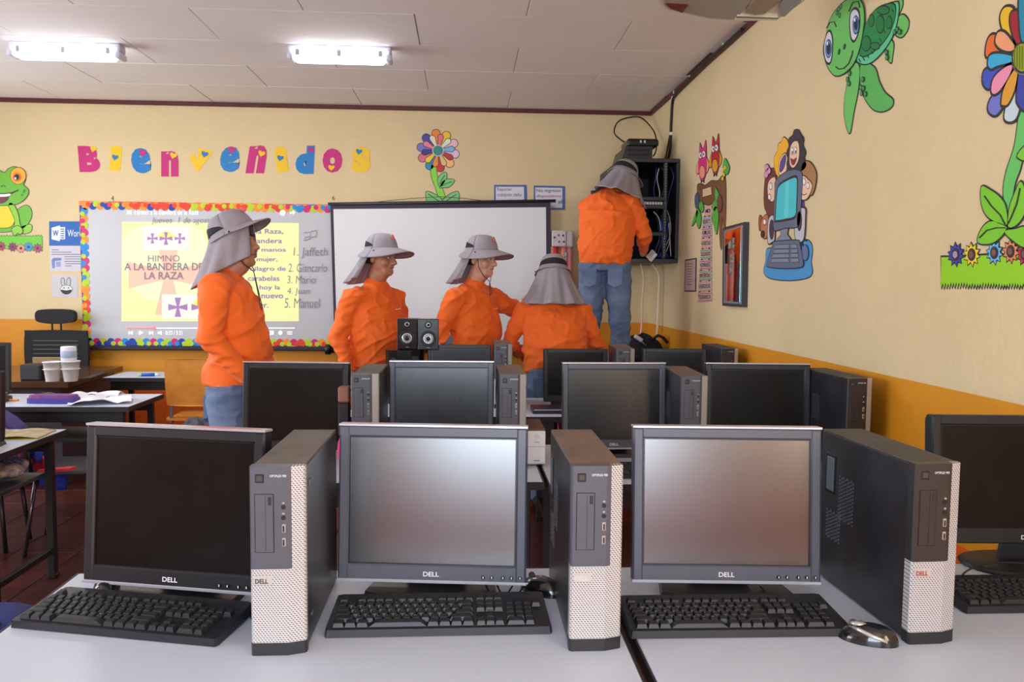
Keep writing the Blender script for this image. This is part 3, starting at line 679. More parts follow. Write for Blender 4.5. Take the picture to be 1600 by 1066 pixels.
# children at a computer
W = Wall(False, 'decal of four cartoon children peering over a big computer with turquoise screen', 'computer_decal', anchor=(1235, 330))
sk, GY, GY2 = (245, 205, 170), (95, 110, 135), (125, 140, 160)
W.blob('mouse_pad', [(1198, 392), (1204, 388), (1230, 386), (1256, 376), (1266, 378), (1270, 390), (1268, 410), (1270, 425), (1262, 434), (1235, 438), (1205, 435), (1194, 425), (1197, 408)], (70, 155, 215), 1)
W.blob('dog_ear', [(1186, 352), (1187, 338), (1191, 340), (1192, 350), (1188, 360)], (160, 80, 60), 1); W.blob('dog_head', [(1191, 345), (1197, 336), (1202, 340), (1203, 360), (1198, 372), (1192, 370), (1190, 358)], (190, 120, 80), 2); W.oval('dog_nose', 1193, 366, 3, 5, (70, 30, 30), 3)
W.oval('dog_eye', 1196, 347, 2, 4, (240, 240, 240), 3)
W.blob('girl_hair', [(1195, 320), (1195, 295), (1198, 272), (1206, 264), (1213, 268), (1214, 300), (1212, 345), (1204, 350), (1200, 335)], (110, 55, 45), 2)
W.blob('face', [(1201, 300), (1202, 286), (1208, 278), (1213, 280), (1213, 305), (1208, 315), (1203, 310)], sk, 3); W.oval('eye', 1206, 291, 2, 5, (240, 240, 240), 4); W.oval('eye', 1204, 308, 2, 4, (240, 240, 240), 4)
for q in ((1200, 262, 3), (1203, 267, 3), (1199, 273, 3)): W.oval('bow', q[0], q[1], q[2], 5, (230, 150, 200), 5)
W.blob('blond_hair', [(1211, 262), (1211, 246), (1216, 236), (1217, 226), (1222, 222), (1225, 215), (1229, 217), (1232, 222), (1234, 234), (1232, 248), (1229, 262), (1222, 278), (1214, 272)], (250, 185, 40), 2)
W.blob('face', [(1218, 262), (1220, 250), (1227, 240), (1231, 246), (1230, 266), (1224, 274), (1219, 272)], sk, 3); W.blob('glasses', [(1220, 262), (1222, 252), (1228, 243), (1229, 250), (1226, 262), (1221, 268)], (95, 70, 150), 4)
W.blob('dark_hair', [(1235, 266), (1231, 256), (1234, 248), (1231, 238), (1235, 228), (1234, 218), (1240, 212), (1243, 204), (1249, 204), (1253, 211), (1257, 217), (1256, 228), (1260, 238), (1258, 248), (1262, 257), (1257, 266), (1244, 270)], (50, 45, 60), 4)
W.blob('face', [(1236, 250), (1237, 232), (1242, 222), (1249, 222), (1251, 236), (1249, 252), (1242, 262), (1237, 258)], sk, 5); W.oval('eye', 1240.5, 236, 1.7, 5, (245, 245, 245), 6, .003); W.oval('eye', 1245.5, 235, 1.7, 5, (245, 245, 245), 6, .003); W.oval('eye_pupil', 1241, 238, .8, 2, (30, 20, 30), 7, 0); W.oval('eye_pupil', 1246, 237, .8, 2, (30, 20, 30), 7, 0)
W.blob('smile', [(1238, 248), (1242, 250), (1247, 247), (1244, 256), (1240, 257)], (150, 30, 50), 6, line=.002)
W.blob('shirt', [(1253, 318), (1256, 310), (1257, 325), (1256, 345), (1252, 345)], (110, 70, 160), 2)
W.blob('brown_hair', [(1254, 268), (1256, 256), (1263, 252), (1271, 258), (1277, 272), (1275, 292), (1269, 305), (1262, 290), (1256, 285)], (175, 125, 80), 4)
W.blob('face', [(1254, 300), (1256, 276), (1264, 280), (1271, 290), (1266, 306), (1260, 312), (1254, 310)], sk, 5); W.oval('eye', 1259, 284, 1.9, 5, (245, 245, 245), 6, .003); W.oval('eye', 1265, 290, 1.9, 4.5, (245, 245, 245), 6, .003); W.strip('smile_line', [(1254, 301), (1258, 305), (1263, 303)], 1, None, 6)
W.blob('monitor', [(1211, 350), (1213, 300), (1214, 284), (1226, 272), (1240, 266), (1253, 268), (1256, 280), (1254, 320), (1251, 352), (1230, 356), (1212, 360)], GY, 6)
W.blob('screen_glass', [(1215, 340), (1217, 305), (1220, 292), (1230, 284), (1246, 278), (1248, 290), (1247, 318), (1245, 337), (1230, 342), (1216, 344)], (70, 205, 215), 7, line=.012)
W.blob('screen_shine', [(1231, 284), (1237, 282), (1235, 340), (1228, 342)], (95, 220, 228), 8.6, False, 0)
for q, q2 in (([(1203, 344), (1211, 339), (1212, 372), (1208, 378), (1202, 378)], (1208, 359)), ([(1246, 332), (1259, 326), (1260, 340), (1257, 375), (1245, 372)], (1251.5, 345))):
    W.blob('speaker', q, (200, 200, 210), 5, line=.008); W.oval('speaker_cone', q2[0], q2[1], 3.5, 15, (60, 50, 65), 6)
W.blob('stand', [(1222, 356), (1233, 355), (1232, 366), (1237, 374), (1236, 380), (1217, 380), (1217, 374), (1222, 367)], GY2, 5)
W.blob('keyboard', [(1201, 410), (1210, 382), (1214, 378), (1248, 376), (1252, 382), (1257, 408), (1254, 417), (1230, 419), (1204, 417)], GY, 6)
for k in range(4):
    y = 383+k*7.2; e = 1.6*k
    W.blob('key_row', [(1214-e, y), (1236-e*.2, y-.5), (1236, y+5), (1213-e, y+5.5)], GY2, 7.5, False, .002); W.blob('key_row', [(1239, y-.6), (1248+e*.5, y-1), (1249+e*.5, y+4.4), (1239.5, y+5)], GY2, 7.5, False, .002)
W.oval('cartoon_mouse', 1260, 395, 5, 12, (90, 120, 165), 5); W.strip('mouse_cable', [(1256, 384), (1253, 376), (1256, 372), (1262, 377)], 2.5, None, 4)

# owls on a branch, strip of value words
W = Wall(False, 'decal of two owls on a brown branch above a strip of value words', 'owl_decal', anchor=(1110, 300))
W.blob('branch', [(1090, 290), (1097, 288), (1102, 290), (1112, 283), (1122, 283), (1128, 276), (1134, 278), (1135, 320), (1133, 372), (1131, 355), (1129, 340), (1128, 388), (1125, 375), (1124, 340), (1118, 318), (1106, 320), (1092, 312)], (125, 85, 55), 1)
for x, k, c1, c2 in ((1098.5, 0, (225, 50, 130), (245, 165, 130)), (1118.5, -10, (190, 35, 50), (225, 165, 40))):
    W.blob('wing', [(x-3, 246+k), (x-10, 262+k), (x-8, 272+k), (x-3, 262+k)], c2, 2, ns=3); W.blob('wing', [(x+4, 242+k), (x+10, 258+k), (x+6, 270+k), (x+3, 258+k)], c2, 2, ns=3)
    W.blob('owl_body', [(x-5, 240+k), (x-4, 224+k), (x-1, 232+k), (x+2, 231+k), (x+5, 220+k), (x+6, 240+k), (x+6, 265+k), (x+2, 281+k), (x-3, 280+k), (x-6, 262+k)], c1, 3, ns=3)
    W.oval('belly', x, 269+k, 4.2, 10, c2, 4); W.oval('eye', x-2.6, 243+k, 2.2, 5, (240, 235, 240), 5); W.oval('eye', x+2.6, 241+k, 2.4, 5.2, (240, 235, 240), 5); W.oval('pupil', x-2, 243+k, .8, 2, (20, 20, 25), 6, 0); W.oval('pupil', x+2.2, 241+k, .8, 2, (20, 20, 25), 6, 0)
    W.strip('foot', [(x-2, 280+k), (x-2, 286+k)], 1.2, None, 3); W.strip('foot', [(x+2, 280+k), (x+2, 286+k)], 1.2, None, 3)
W.blob('name_card', [(1099, 296), (1112, 292), (1113, 304), (1099, 308)], (225, 195, 150), 3, False, .003)
for q in ([(1082, 353), (1089, 330), (1092, 332), (1088, 345)], [(1090, 325), (1096, 335), (1096, 350), (1093, 357), (1089, 345)], [(1093, 322), (1097, 314), (1101, 325), (1098, 332)], [(1119, 293), (1125, 305), (1124, 318), (1119, 310)], [(1114, 320), (1120, 312), (1122, 322), (1117, 330)], [(1114, 340), (1119, 322), (1124, 335), (1121, 366), (1117, 352)], [(1131, 256), (1134, 248), (1138, 254), (1141, 262), (1138, 272), (1132, 270)]):
    W.blob('leaf', q, (90, 180, 70), 4, ns=3, line=.004)
W.oval('bird', 1126, 318, 4, 13, (120, 75, 65), 5); W.oval('bird', 1090, 314, 3.5, 12, (80, 95, 125), 4)
for x, y in ((1132, 265), (1135, 262), (1133, 273), (1131, 279)): W.oval('blossom', x, y, 1.7, 3.2, (240, 195, 60), 6, .002)
V = Wall(False, 'vertical strip of nine value word cards hanging below the owls', 'word_strip', 'sign', None, (1104, 400))
words = ['AMOR', 'RESPETO', 'HUMILDAD', 'HONESTIDAD', 'SOLIDARIDAD', 'HONRADEZ', 'SINCERIDAD', 'GENEROSIDAD', 'TOLERANCIA']
cols = [(235, 150, 140), (60, 160, 215), (150, 80, 170), (235, 150, 130), (70, 160, 110), (200, 50, 150), (80, 150, 130), (220, 140, 150), (220, 60, 140)]
for k, wd in enumerate(words):
    y = 322+k*16.8; wl_, wr_ = 1099.5-k*1.1+(2 if k == 0 else 0), 1112.5
    cdd = V.blob('word_card', [(wl_, y+1), (wr_, y-.5), (wr_, y+14), (wl_, y+15.5)], (226, 205, 190), 1, False, .002)
    for yy in (1.5, 12.2): V.blob('card_stripe', [(wl_, y+yy+.8), (wr_, y+yy-.5), (wr_, y+yy+1), (wl_, y+yy+2.2)], cols[k], 2, False, 0, parent=cdd)
    V.text(wd, [(wl_+1, y+4.8), (wr_-1, y+3.6), (wr_-1, y+10.6), (wl_+1, y+11.6)], (70, 45, 60), 3, .01, parent=cdd)
    if k: V.oval('card_tie', wl_+3.5, y-.4, 1, 1.2, (120, 30, 50), 3, 0); V.oval('card_tie', wr_-3.5, y-.8, 1, 1.2, (120, 30, 50), 3, 0)

# mirror and small notice on the right wall
W = Wall(False, 'tall narrow mirror with dark frame and light edge on the right wall', 'wall_mirror', 'mirror', None, (1153, 412))
q = [(1137, 356), (1171, 347), (1168, 480), (1136, 478)]
def inset(q, f): cx = sum(p[0] for p in q)/4; cy = sum(p[1] for p in q)/4; return [(cx+(p[0]-cx)*f[0], cy+(p[1]-cy)*f[1]) for p in q]
P = [W.uv(*p) for p in q]; b = MB(); b.prism(P, lambda u, v: W.w(u, v, 0), lambda u, v: W.w(u, v, .03)); b.build('mirror_frame', flat(58, 56, 66, .35), W.root)
P = [W.uv(*p) for p in inset(q, (.86, .93))]; b = MB(); b.prism(P, lambda u, v: W.w(u, v, .028), lambda u, v: W.w(u, v, .0315)); b.build('silver_edge', mat('mirror_edge', srgb(150, 190, 200), .25, .6), W.root)
P = [W.uv(*p) for p in inset(q, (.74, .88))]; b = MB(); b.prism(P, lambda u, v: W.w(u, v, .03), lambda u, v: W.w(u, v, .032)); b.build('mirror_glass', mat('mirror_glass', (.9, .9, .88), .03, 1.0), W.root)
W = Wall(False, 'small printed notice in a dark frame on the right wall near the corner', 'framed_notice', 'notice', None, (1079, 430))
q = [(1071, 406), (1089, 403), (1088, 456), (1070, 456)]
W.blob('notice_frame', q, (70, 52, 58), 2, False, 0); nb = W.blob('paper', inset(q, (.84, .92)), (190, 165, 160), 3, False, 0)
for k in range(9): W.rect('print_line', 1074, 412+k*4, 1084-(k % 3), 413+k*4, (120, 85, 85), 4, parent=nb)

# craft box on the back wall, right of the screen
cb = empty('cardboard_figure', (.82, 6.98, 1.36), 0, 'white spotted cardboard box head on red and pink paper columns beside the screen', 'paper craft')
papw = mat('speckled_card', srgb(214, 200, 200), .7, var=.12, vscale=40)
b = MB(); b.box(-.09, .03, -.14, 0, .40, .535, .006); b.box(.025, .095, -.13, -.01, .395, .53, .02, seg=2); b.build('box_head', papw, cb)
for x, z, c in ((-.07, .475, (40, 60, 60)), (-.035, .495, (160, 40, 90)), (0.003, .492, (30, 50, 60)), (-.03, .44, (40, 110, 60)), (.01, .44, (50, 60, 70))):
    b = MB(); b.tube([(x, -.139, z), (x, -.143, z)], .009, 10); b.build('spot', flat(*c), cb)
for x, r, h, c in ((-.055, .026, .42, (215, 50, 70)), (-.085, .02, .40, (235, 170, 140)), (.02, .03, .40, (235, 130, 110)), (.065, .026, .40, (225, 140, 140))):
    b = MB(); b.tube([(x, -.08, -.25), (x, -.08, h)], r, 14); b.build('paper_column', flat(*c, .7), cb)
b = MB(); b.box(.01, .04, -.113, -.109, .18, .36, .001); b.build('patterned_strip', mat('chequered_paper', srgb(40, 40, 45), .6, var=1, vscale=60, var_col=(.8, .8, .8)), cb)

# ------------------------------------------------------------ network rack in the corner
RX0, RX1, RY0, RY1, RZ0, RZ1 = 1.15, 1.585, 6.02, 6.98, 1.61, 2.38
rk = empty('network_rack', ((RX0+RX1)/2, (RY0+RY1)/2, RZ0), 0, 'open black wall mounted network rack cabinet in the corner above the man', 'network rack')
blk = mat('rack_black', srgb(44, 44, 50), .45, bump=.1, bscale=60); dk = mat('rack_inner', srgb(22, 22, 26), .6)
cx, cy = (RX0+RX1)/2, (RY0+RY1)/2
def rb(x0, x1, y0, y1, z0, z1, bev=.003): return MB().box(x0-cx, x1-cx, y0-cy, y1-cy, z0-RZ0, z1-RZ0, bev)
b = rb(RX0, RX1, RY0, RY1, RZ1-.03, RZ1); b.build('top_panel', blk, rk); rb(RX0, RX1, RY0, RY1, RZ0, RZ0+.03).build('bottom_panel', blk, rk)
rb(RX1-.02, RX1, RY0, RY1, RZ0+.03, RZ1-.03).build('side_panel', blk, rk); sd = rb(RX0, RX0+.02, RY0, RY1, RZ0+.03, RZ1-.03).build('side_panel', blk, rk)
rb(RX0-.003, RX0+.001, RY0+.1, RY1-.08, RZ0+.4, RZ1-.08).build('side_window', mat('dusty_glass', srgb(190, 175, 145), .3), sd)
rb(RX0, RX1, RY1-.02, RY1, RZ0+.03, RZ1-.03).build('back_panel', dk, rk)
for x in (RX0+.02, RX1-.115):
    r_ = rb(x, x+.03, RY0+.01, RY0+.04, RZ0+.03, RZ1-.03).build('mounting_rail', blk, rk)
    b = MB()
    for k in range(34): b.box(x+.010-cx, x+.02-cx, RY0+.006-cy, RY0+.011-cy, .05+k*.0205, .062+k*.0205)
    b.build('rail_holes', flat(120, 120, 128), r_)['kind'] = 'stuff'
for z, m2 in ((.46, 0), (.40, 1), (.20, 1)):
    rb(RX0+.05, RX1-.1, RY0+.0, RY0+.3, RZ0+z, RZ0+z+.028).build('shelf', blk, rk)
b = rb(RX0+.05, RX1-.12, RY0+.02, RY0+.2, RZ0+.425, RZ0+.46); pp = b.build('patch_panel', flat(70, 70, 78), rk)
b = MB()
for k in range(12): b.box(RX0+.07+k*.021-cx, RX0+.085+k*.021-cx, RY0+.012-cy, RY0+.022-cy, .432, .45)
b.build('ports', flat(225, 225, 225), pp)['kind'] = 'stuff'
def cab(name, pts, r, col, parent=None, label=None, cat=None, group=None, n=6):
    P = [Vector(p) for p in pts]; S = []
    for i in range(len(P)-1):
        p0, p1, p2, p3 = P[max(i-1, 0)], P[i], P[i+1], P[min(i+2, len(P)-1)]
        for j in range(6):
            t = j/6; S.append(.5*((2*p1)+(-p0+p2)*t+(2*p0-5*p1+4*p2-p3)*t*t+(-p0+3*p1-3*p2+p3)*t**3))
    S.append(P[-1]); base = S[0].copy() if parent is None else Vector((0, 0, 0))
    b = MB(); b.tube([s-base for s in S], r, n)
    o = b.build(name, flat(*col) if isinstance(col, tuple) else col, parent)
    if parent is None: o.location = base; tag(o, label, cat, group)
    return o
rr = random.Random(3)
for k in range(16):
    x = rr.uniform(.0, .11)+.05; z0 = rr.choice((.72, .42, .36)); c = rr.choice(((30, 30, 36), (30, 30, 36), (35, 70, 150), (40, 80, 170), (190, 190, 190)))
    cab('patch_cable', [(x, -.42, z0), (x+rr.uniform(-.03, .03), -.47, z0-.08), (x+rr.uniform(-.04, .04), -.45, z0-.2), (x+rr.uniform(-.03, .03), -.42, z0-.32)], .003, c, rk)
for pts in ([(.07, -.45, .70), (.05, -.48, .62), (.075, -.47, .52), (.07, -.46, .47)], [(.03, -.47, .38), (.07, -.48, .33), (.09, -.47, .24)], [(.15, -.47, .3), (.16, -.46, .2), (.175, -.45, .05)]): cab('patch_cable', pts, .004, (190, 190, 188), rk)
# devices on the rack
dv = empty('network_switch', (1.30, 6.25, RZ1), 0, 'black equipment box standing on top of the network rack', 'network device')
b = MB(); b.prism([(-.13, 0), (.10, 0), (.10, .10), (-.10, .10)], lambda u, v: Vector((u, -.14, v)), lambda u, v: Vector((u, .3, v))); b.build('body', flat(38, 38, 42, .4), dv)
for k in range(2): MB().box(-.09, .08, -.144, -.138, .03+k*.035, .045+k*.035, .001).build('front_slot', flat(20, 20, 24, .3), dv)
dv = empty('modem', (1.33, 6.24, RZ1+.10), 0, 'rounded black modem box topmost of the stack on the network rack', 'network device')
b = MB(); b.box(-.12, .12, -.13, .13, 0, .06, .02, seg=3); b.build('body', flat(24, 24, 28, .3), dv)
for x in (-.02, .01): MB().box(x-.006, x+.006, -.134, -.128, .025, .045, .001).build('light', flat(190, 200, 210), dv)
# cables on the wall
cab('cable_loop', [(1.24, 6.3, 2.53), (1.20, 6.6, 2.66), (1.27, 6.85, 2.80), (1.38, 6.95, 2.86), (1.48, 6.9, 2.85), (1.545, 6.7, 2.70), (1.52, 6.5, 2.55), (1.46, 6.28, 2.46), (1.44, 6.26, 2.43)], .006, (34, 26, 22), None, 'thin black cable looping in an arc above the modem', 'cable')
def RW(px, py, off=.012): return rightw(px, py, off)
cab('wall_cable', [RW(1169, 46, .036), RW(1137, 75, .036), RW(1112, 97, .036), RW(1087, 121, .034), RW(1060, 147, .02), RW(1053, 160), RW(1051, 190), RW(1050, 215), RW(1049, 235), RW(1046, 248)], .010, (32, 26, 28), None, 'thick black cable running along the cornice then down to the rack', 'cable')
cab('wall_cable', [RW(1050, 205), RW(1046, 228), RW(1042, 249)], .006, (32, 26, 28), None, 'thin black cable branching off beside the thick one above the rack', 'cable')
for k, q in enumerate(((1135, 70), (1108, 97), (1096, 108), (1082, 120), (1057, 144), (1054, 153), (1051, 209))):
    p = RW(*q, 0); tag(MB().box(-.024, 0, -.012, .012, -.012, .012, .003).build('cable_clip', flat(225, 222, 215), None, loc=p), None, 'cable clip', 'white clips holding the cable on the right wall')
for o in [o for o in COL.objects if o.name.startswith('cable_clip')]: o['label'] = 'small white plastic clip holding the black cable on the right wall'
cab('white_cable', [(1.50, 6.5, 1.62), (1.55, 6.45, 1.52), (1.55, 6.45, 1.3), (1.545, 6.45, 1.0), (1.54, 6.45, .95)], .009, (240, 220, 190), None, 'thick cream cable hanging below the rack, nearest the right wall', 'cable')
cab('white_cable', [(1.41, 6.5, 1.62), (1.44, 6.5, 1.50), (1.43, 6.5, 1.3), (1.43, 6.5, 1.1), (1.41, 6.5, .98)], .008, (240, 200, 180), None, 'pinkish white cable hanging below the rack, middle one of three', 'cable')
cab('grey_cable', [(1.22, 6.4, 1.66), (1.14, 6.35, 1.55), (1.17, 6.4, 1.35), (1.24, 6.4, 1.15), (1.28, 6.38, 1.02), (1.36, 6.3, .93)], .007, (120, 118, 105), None, 'thin grey cable hanging in a curve behind the man on the chair', 'cable')
# ------------------------------------------------------------ tables
lam = mat('grey_laminate', srgb(196, 205, 224), .38, var=.04, vscale=3, bump=.03)
edg = mat('black_edging', srgb(32, 28, 34), .5)
legm = mat('black_steel', srgb(26, 24, 28), .4)
def table(name, x0, x1, y0, y1, h, label, group=None, top=lam, shelf=False, th=.028, apron=True, cat='table', panel=None):
    t = empty(name, ((x0+x1)/2, (y0+y1)/2, 0), 0, label, cat, group)
    L, D = (x1-x0)/2, (y1-y0)/2
    tp = boxo('tabletop', top, t, -L, L, -D, D, h-th, h, .003)
    b = MB(); 
    for q in ((-L-.004, -L, -D-.004, D+.004), (L, L+.004, -D-.004, D+.004), (-L, L, -D-.004, -D), (-L, L, D, D+.004)): b.box(*q, h-th-.001, h-.0008)
    b.build('edge_band', edg, tp)
    for sx in (-1, 1):
        for sy in (-1, 1):
            x, y = sx*(L-.06), sy*(D-.05)
            lg = MB().box(x-.018, x+.018, y-.018, y+.018, 0.012, h-th, .003).build('leg', legm, t)
            MB().box(x-.021, x+.021, y-.021, y+.021, 0, .02, .004).build('foot_cap', flat(15, 15, 16), lg)
        boxo('side_stretcher', legm, t, sx*(L-.06)-.012, sx*(L-.06)+.012, -D+.06, D-.06, .12, .15, .002)
    if apron:
        for sy in (-1, 1): boxo('apron', legm, t, -L+.07, L-.07, sy*(D-.05)-.01, sy*(D-.05)+.01, h-th-.07, h-th-.002, .002)
    if shelf: boxo('book_shelf', flat(60, 58, 66), t, -L+.08, L-.08, -D+.08, D-.06, h-.22, h-.2, .002)
    return t
TG_ = 'grey topped computer tables'
TAB = .75
table('computer_table', -.917, .318, 1.25, 1.95, TAB, 'grey topped table nearest the camera on the left side of the black gap', TG_)
table('computer_table', .342, 1.565, 1.25, 1.95, TAB, 'grey topped table nearest the camera on the right side of the black gap', TG_)
table('computer_table', -.95, .28, 2.82, 3.50, TAB, 'grey topped table under the left half of the second computer row', TG_)
table('computer_table', .30, 1.55, 2.78, 3.48, TAB, 'grey topped table under the right half of the second computer row', TG_)
table('computer_table', -.62, .52, 4.22, 4.92, TAB, 'table with speakers and monitor in the third computer row, left half', TG_)
TABC = .738
table('computer_table', .54, 1.56, 4.20, 4.90, TABC, 'table in the third computer row next to the right wall', TG_)
table('work_table', .16, .70, 5.62, 6.1, TAB, 'small table in front of the man bending over behind the third row', None)
table('corner_table', 1.06, 1.57, 6.1, 6.65, .78, 'small table in the far right corner carrying the black bag', None)

# ------------------------------------------------------------ monitors
screenm = mat('matte_screen', srgb(22, 24, 27), .24, spec=.9, var=.6, vscale=5, var_col=srgb(36, 38, 41), ior=1.82)  # reflectance raised in the material so window glare shows strongly
screenk = mat('dark_screen', srgb(14, 14, 15), .30, spec=.28, var=.5, vscale=5, var_col=srgb(24, 23, 22), ior=1.45)  # darker, less reflective copy, for screens that catch no window glare
screend = mat('dim_screen', srgb(26, 29, 33), .26, spec=.5, var=.6, vscale=5, var_col=srgb(38, 40, 44), ior=1.6)  # in-between copy, weaker window glare set through the material
bez = mat('bezel_grey', srgb(78, 80, 92), .38)
bezb = mat('bezel_black', srgb(30, 31, 36), .4)
silv = mat('silver_trim', srgb(196, 194, 208), .25, .5)
shellm = mat('monitor_shell', srgb(34, 34, 38), .5, bump=.05)
wht = mat('white_print', srgb(222, 222, 228), .5)
def logo(parent, cx, y, cz, h, mt, name='logo', w=None):
    w = w or h*3.4
    r_ = None
    def fn(u, v): return Vector((cx-w/2+w*u, y, cz-h/2+h*v))
    return textfit(name, 'DELL', mt, parent, fn, .02)
def make_monitor(w, h, bezel, trims, base_w=.30, screen=screenm, label=None, black=False, tilt=4.5):
    r = bpy.data.objects.new('monitor', None); COL.objects.link(r); r.empty_display_size = .05
    T = Matrix.Translation((0, 0, .0)) @ Matrix.Rotation(math.radians(-tilt), 4, 'X')
    z0 = .032 if not black else .07; fr = .024; bt = .036
    M = Matrix.Translation((0, 0, z0)) @ T
    b = MB()
    b.box(-w/2, -w/2+fr, -.022, .012, 0, h, .004, M=M); b.box(w/2-fr, w/2, -.022, .012, 0, h, .004, M=M)
    b.box(-w/2+fr-.004, w/2-fr+.004, -.0215, .012, h-fr, h, .003, M=M); b.box(-w/2+fr-.004, w/2-fr+.004, -.0215, .012, 0, bt, .003, M=M)
    bz = b.build('bezel', bezel, r)
    b = MB(); b.box(-w/2+.006, w/2-.006, .008, .032, .006, h-.006, .008, M=M, seg=2); b.box(-w*.32, w*.32, .028, .052, h*.18, h*.85, .015, M=M, seg=2); b.build('back_shell', shellm, r)
    sc_ = MB().box(-w/2+fr-.002, w/2-fr+.002, -.0165, .0, bt-.002, h-fr+.002, M=M).build('screen', screen, r)
    b = MB()
    for q in ((-w/2+fr-.001, -w/2+fr+.0025, bt, h-fr), (w/2-fr-.0025, w/2-fr+.001, bt, h-fr), (-w/2+fr, w/2-fr, bt-.001, bt+.0025), (-w/2+fr, w/2-fr, h-fr-.0025, h-fr+.001)):
        b.box(q[0], q[1], -.0185, -.014, q[2], q[3], M=M)
    b.build('screen_rim', flat(20, 20, 24, .5), sc_)
    if trims:
        MB().box(-w/2-.001, w/2+.001, -.0235, .014, h-.001, h+.0045, .001, M=M).build('silver_top_edge', silv, r)
        MB().box(-w/2-.001, w/2+.001, -.024, .006, -.004, .003, .001, M=M).build('silver_bottom_edge', silv, r)
        for k in range(5):
            x = w/2-.095+k*.019+(.006 if k > 1 else 0)
            bb = MB(); bb.tube([M @ Vector((x, -.0215, .012)), M @ Vector((x, -.0245, .012))], .0045, 12); bt_ = bb.build('button', flat(22, 22, 26, .3), bz)
            MB().box(x-.001, x+.001, -.0252, -.0243, .010, .015, M=M).build('button_mark', wht, bt_)
    lg = logo(bz, 0, 0, 0, .010, wht)
    for v in lg.data.vertices: v.co = M @ Vector((v.co.x*1.05, -.0228, v.co.z*1.05+.0165))
    b = MB()
    if black:
        b.prism([(-.035, .0), (.035, .0), (.02, .09), (-.02, .09)], lambda u, v: Vector((u, .05, v+.01)), lambda u, v: Vector((u, .035, v+.01)))
        b.box(-.02, .02, .02, .045, .06, .3, .004); b.build('stand_neck', shellm, r)
        b = MB(); b.lathe([(.0, .0), (.115, .0), (.12, .006), (.10, .012), (.0, .016)], (0, .03, 0), 28, sx=1.1, sy=.85); b.build('stand_base', shellm, r)
    else:
        b.box(-.07, .07, .045, .075, .01, .30, .008, seg=2); b.build('stand_neck', shellm, r)
        b = MB(); f0 = base_w/2
        pl = [(-f0*.8, -.05), (f0*.8, -.05), (f0, -.035), (f0*.86, .13), (f0*.7, .145), (-f0*.7, .145), (-f0*.86, .13), (-f0, -.035)]
        b.prism(pl, lambda u, v: Vector((u, v, 0)), lambda u, v: Vector((u*.97, v*.97, .014))); b.build('stand_base', mat('base_black', srgb(52, 50, 54), .35, var=.2, vscale=12), r)
    return r
W19, H19 = .423, .345
mA = make_monitor(W19, H19, bez, True)
mE = make_monitor(W19, H19, bez, True, screen=screend, tilt=3.2)
mB = make_monitor(W19, H19, bezb, True, screen=screenk)        # same silver edged monitor with a darker bezel
mC = make_monitor(.372, .305, bezb, False, screen=screenk)
mD = make_monitor(.475, .315, bezb, False, black=True, screen=screenk)
def put(proto, x, y, z, yaw, label, cat, group, used={}, name=None):
    o = proto if proto.name not in used else copy_tree(proto)
    used[proto.name] = 1
    o.location = (x, y, z); o.rotation_euler = (0, 0, math.radians(yaw)); tag(o, label, cat, group); return o
GM = 'silver edged monitors'
put(mB, -.632, 1.785, TAB, -13, 'silver edged monitor with black screen, front row, leftmost', 'monitor', GM)
put(mA, -.070, 1.80, TAB, -6, 'silver edged monitor with bluish screen, front row, between the two dusty towers', 'monitor', GM)
put(mA, .592, 1.775, TAB, -4, 'silver edged monitor with warm brown glare on its screen, front row', 'monitor', GM)
put(mD, 1.385, 1.90, TAB-.0, -3, 'black wide monitor at the right edge of the photo beside the orange wall', 'monitor', None)
put(mB, -.665, 3.235, TAB, -5, 'silver edged monitor with black screen, second row, leftmost, beside the tower with light ports', 'monitor', GM)
put(mE, -.092, 3.30, TAB, -1.8, 'silver edged monitor with bluish screen, second row, below the two speakers', 'monitor', GM)
put(mE, .608, 3.255, TAB, 1.2, 'silver edged monitor with warm streak on its screen, second row, right of centre', 'monitor', GM)
put(mB, 1.20, 3.24, TAB, -5, 'silver edged monitor with black screen, second row, nearest the right wall', 'monitor', GM)
GC = 'small black monitors in the third row'
put(mC, -.030, 4.75, TAB, 2, 'small black monitor in the third row, right of the speakers', 'monitor', GC)
put(mC, .640, 4.63, TABC, 2, 'small black monitor in the third row, in front of the man with his back turned', 'monitor', GC)
put(mC, 1.225, 4.67, TABC, -6, 'small black monitor in the third row, nearest the right wall', 'monitor', GC)

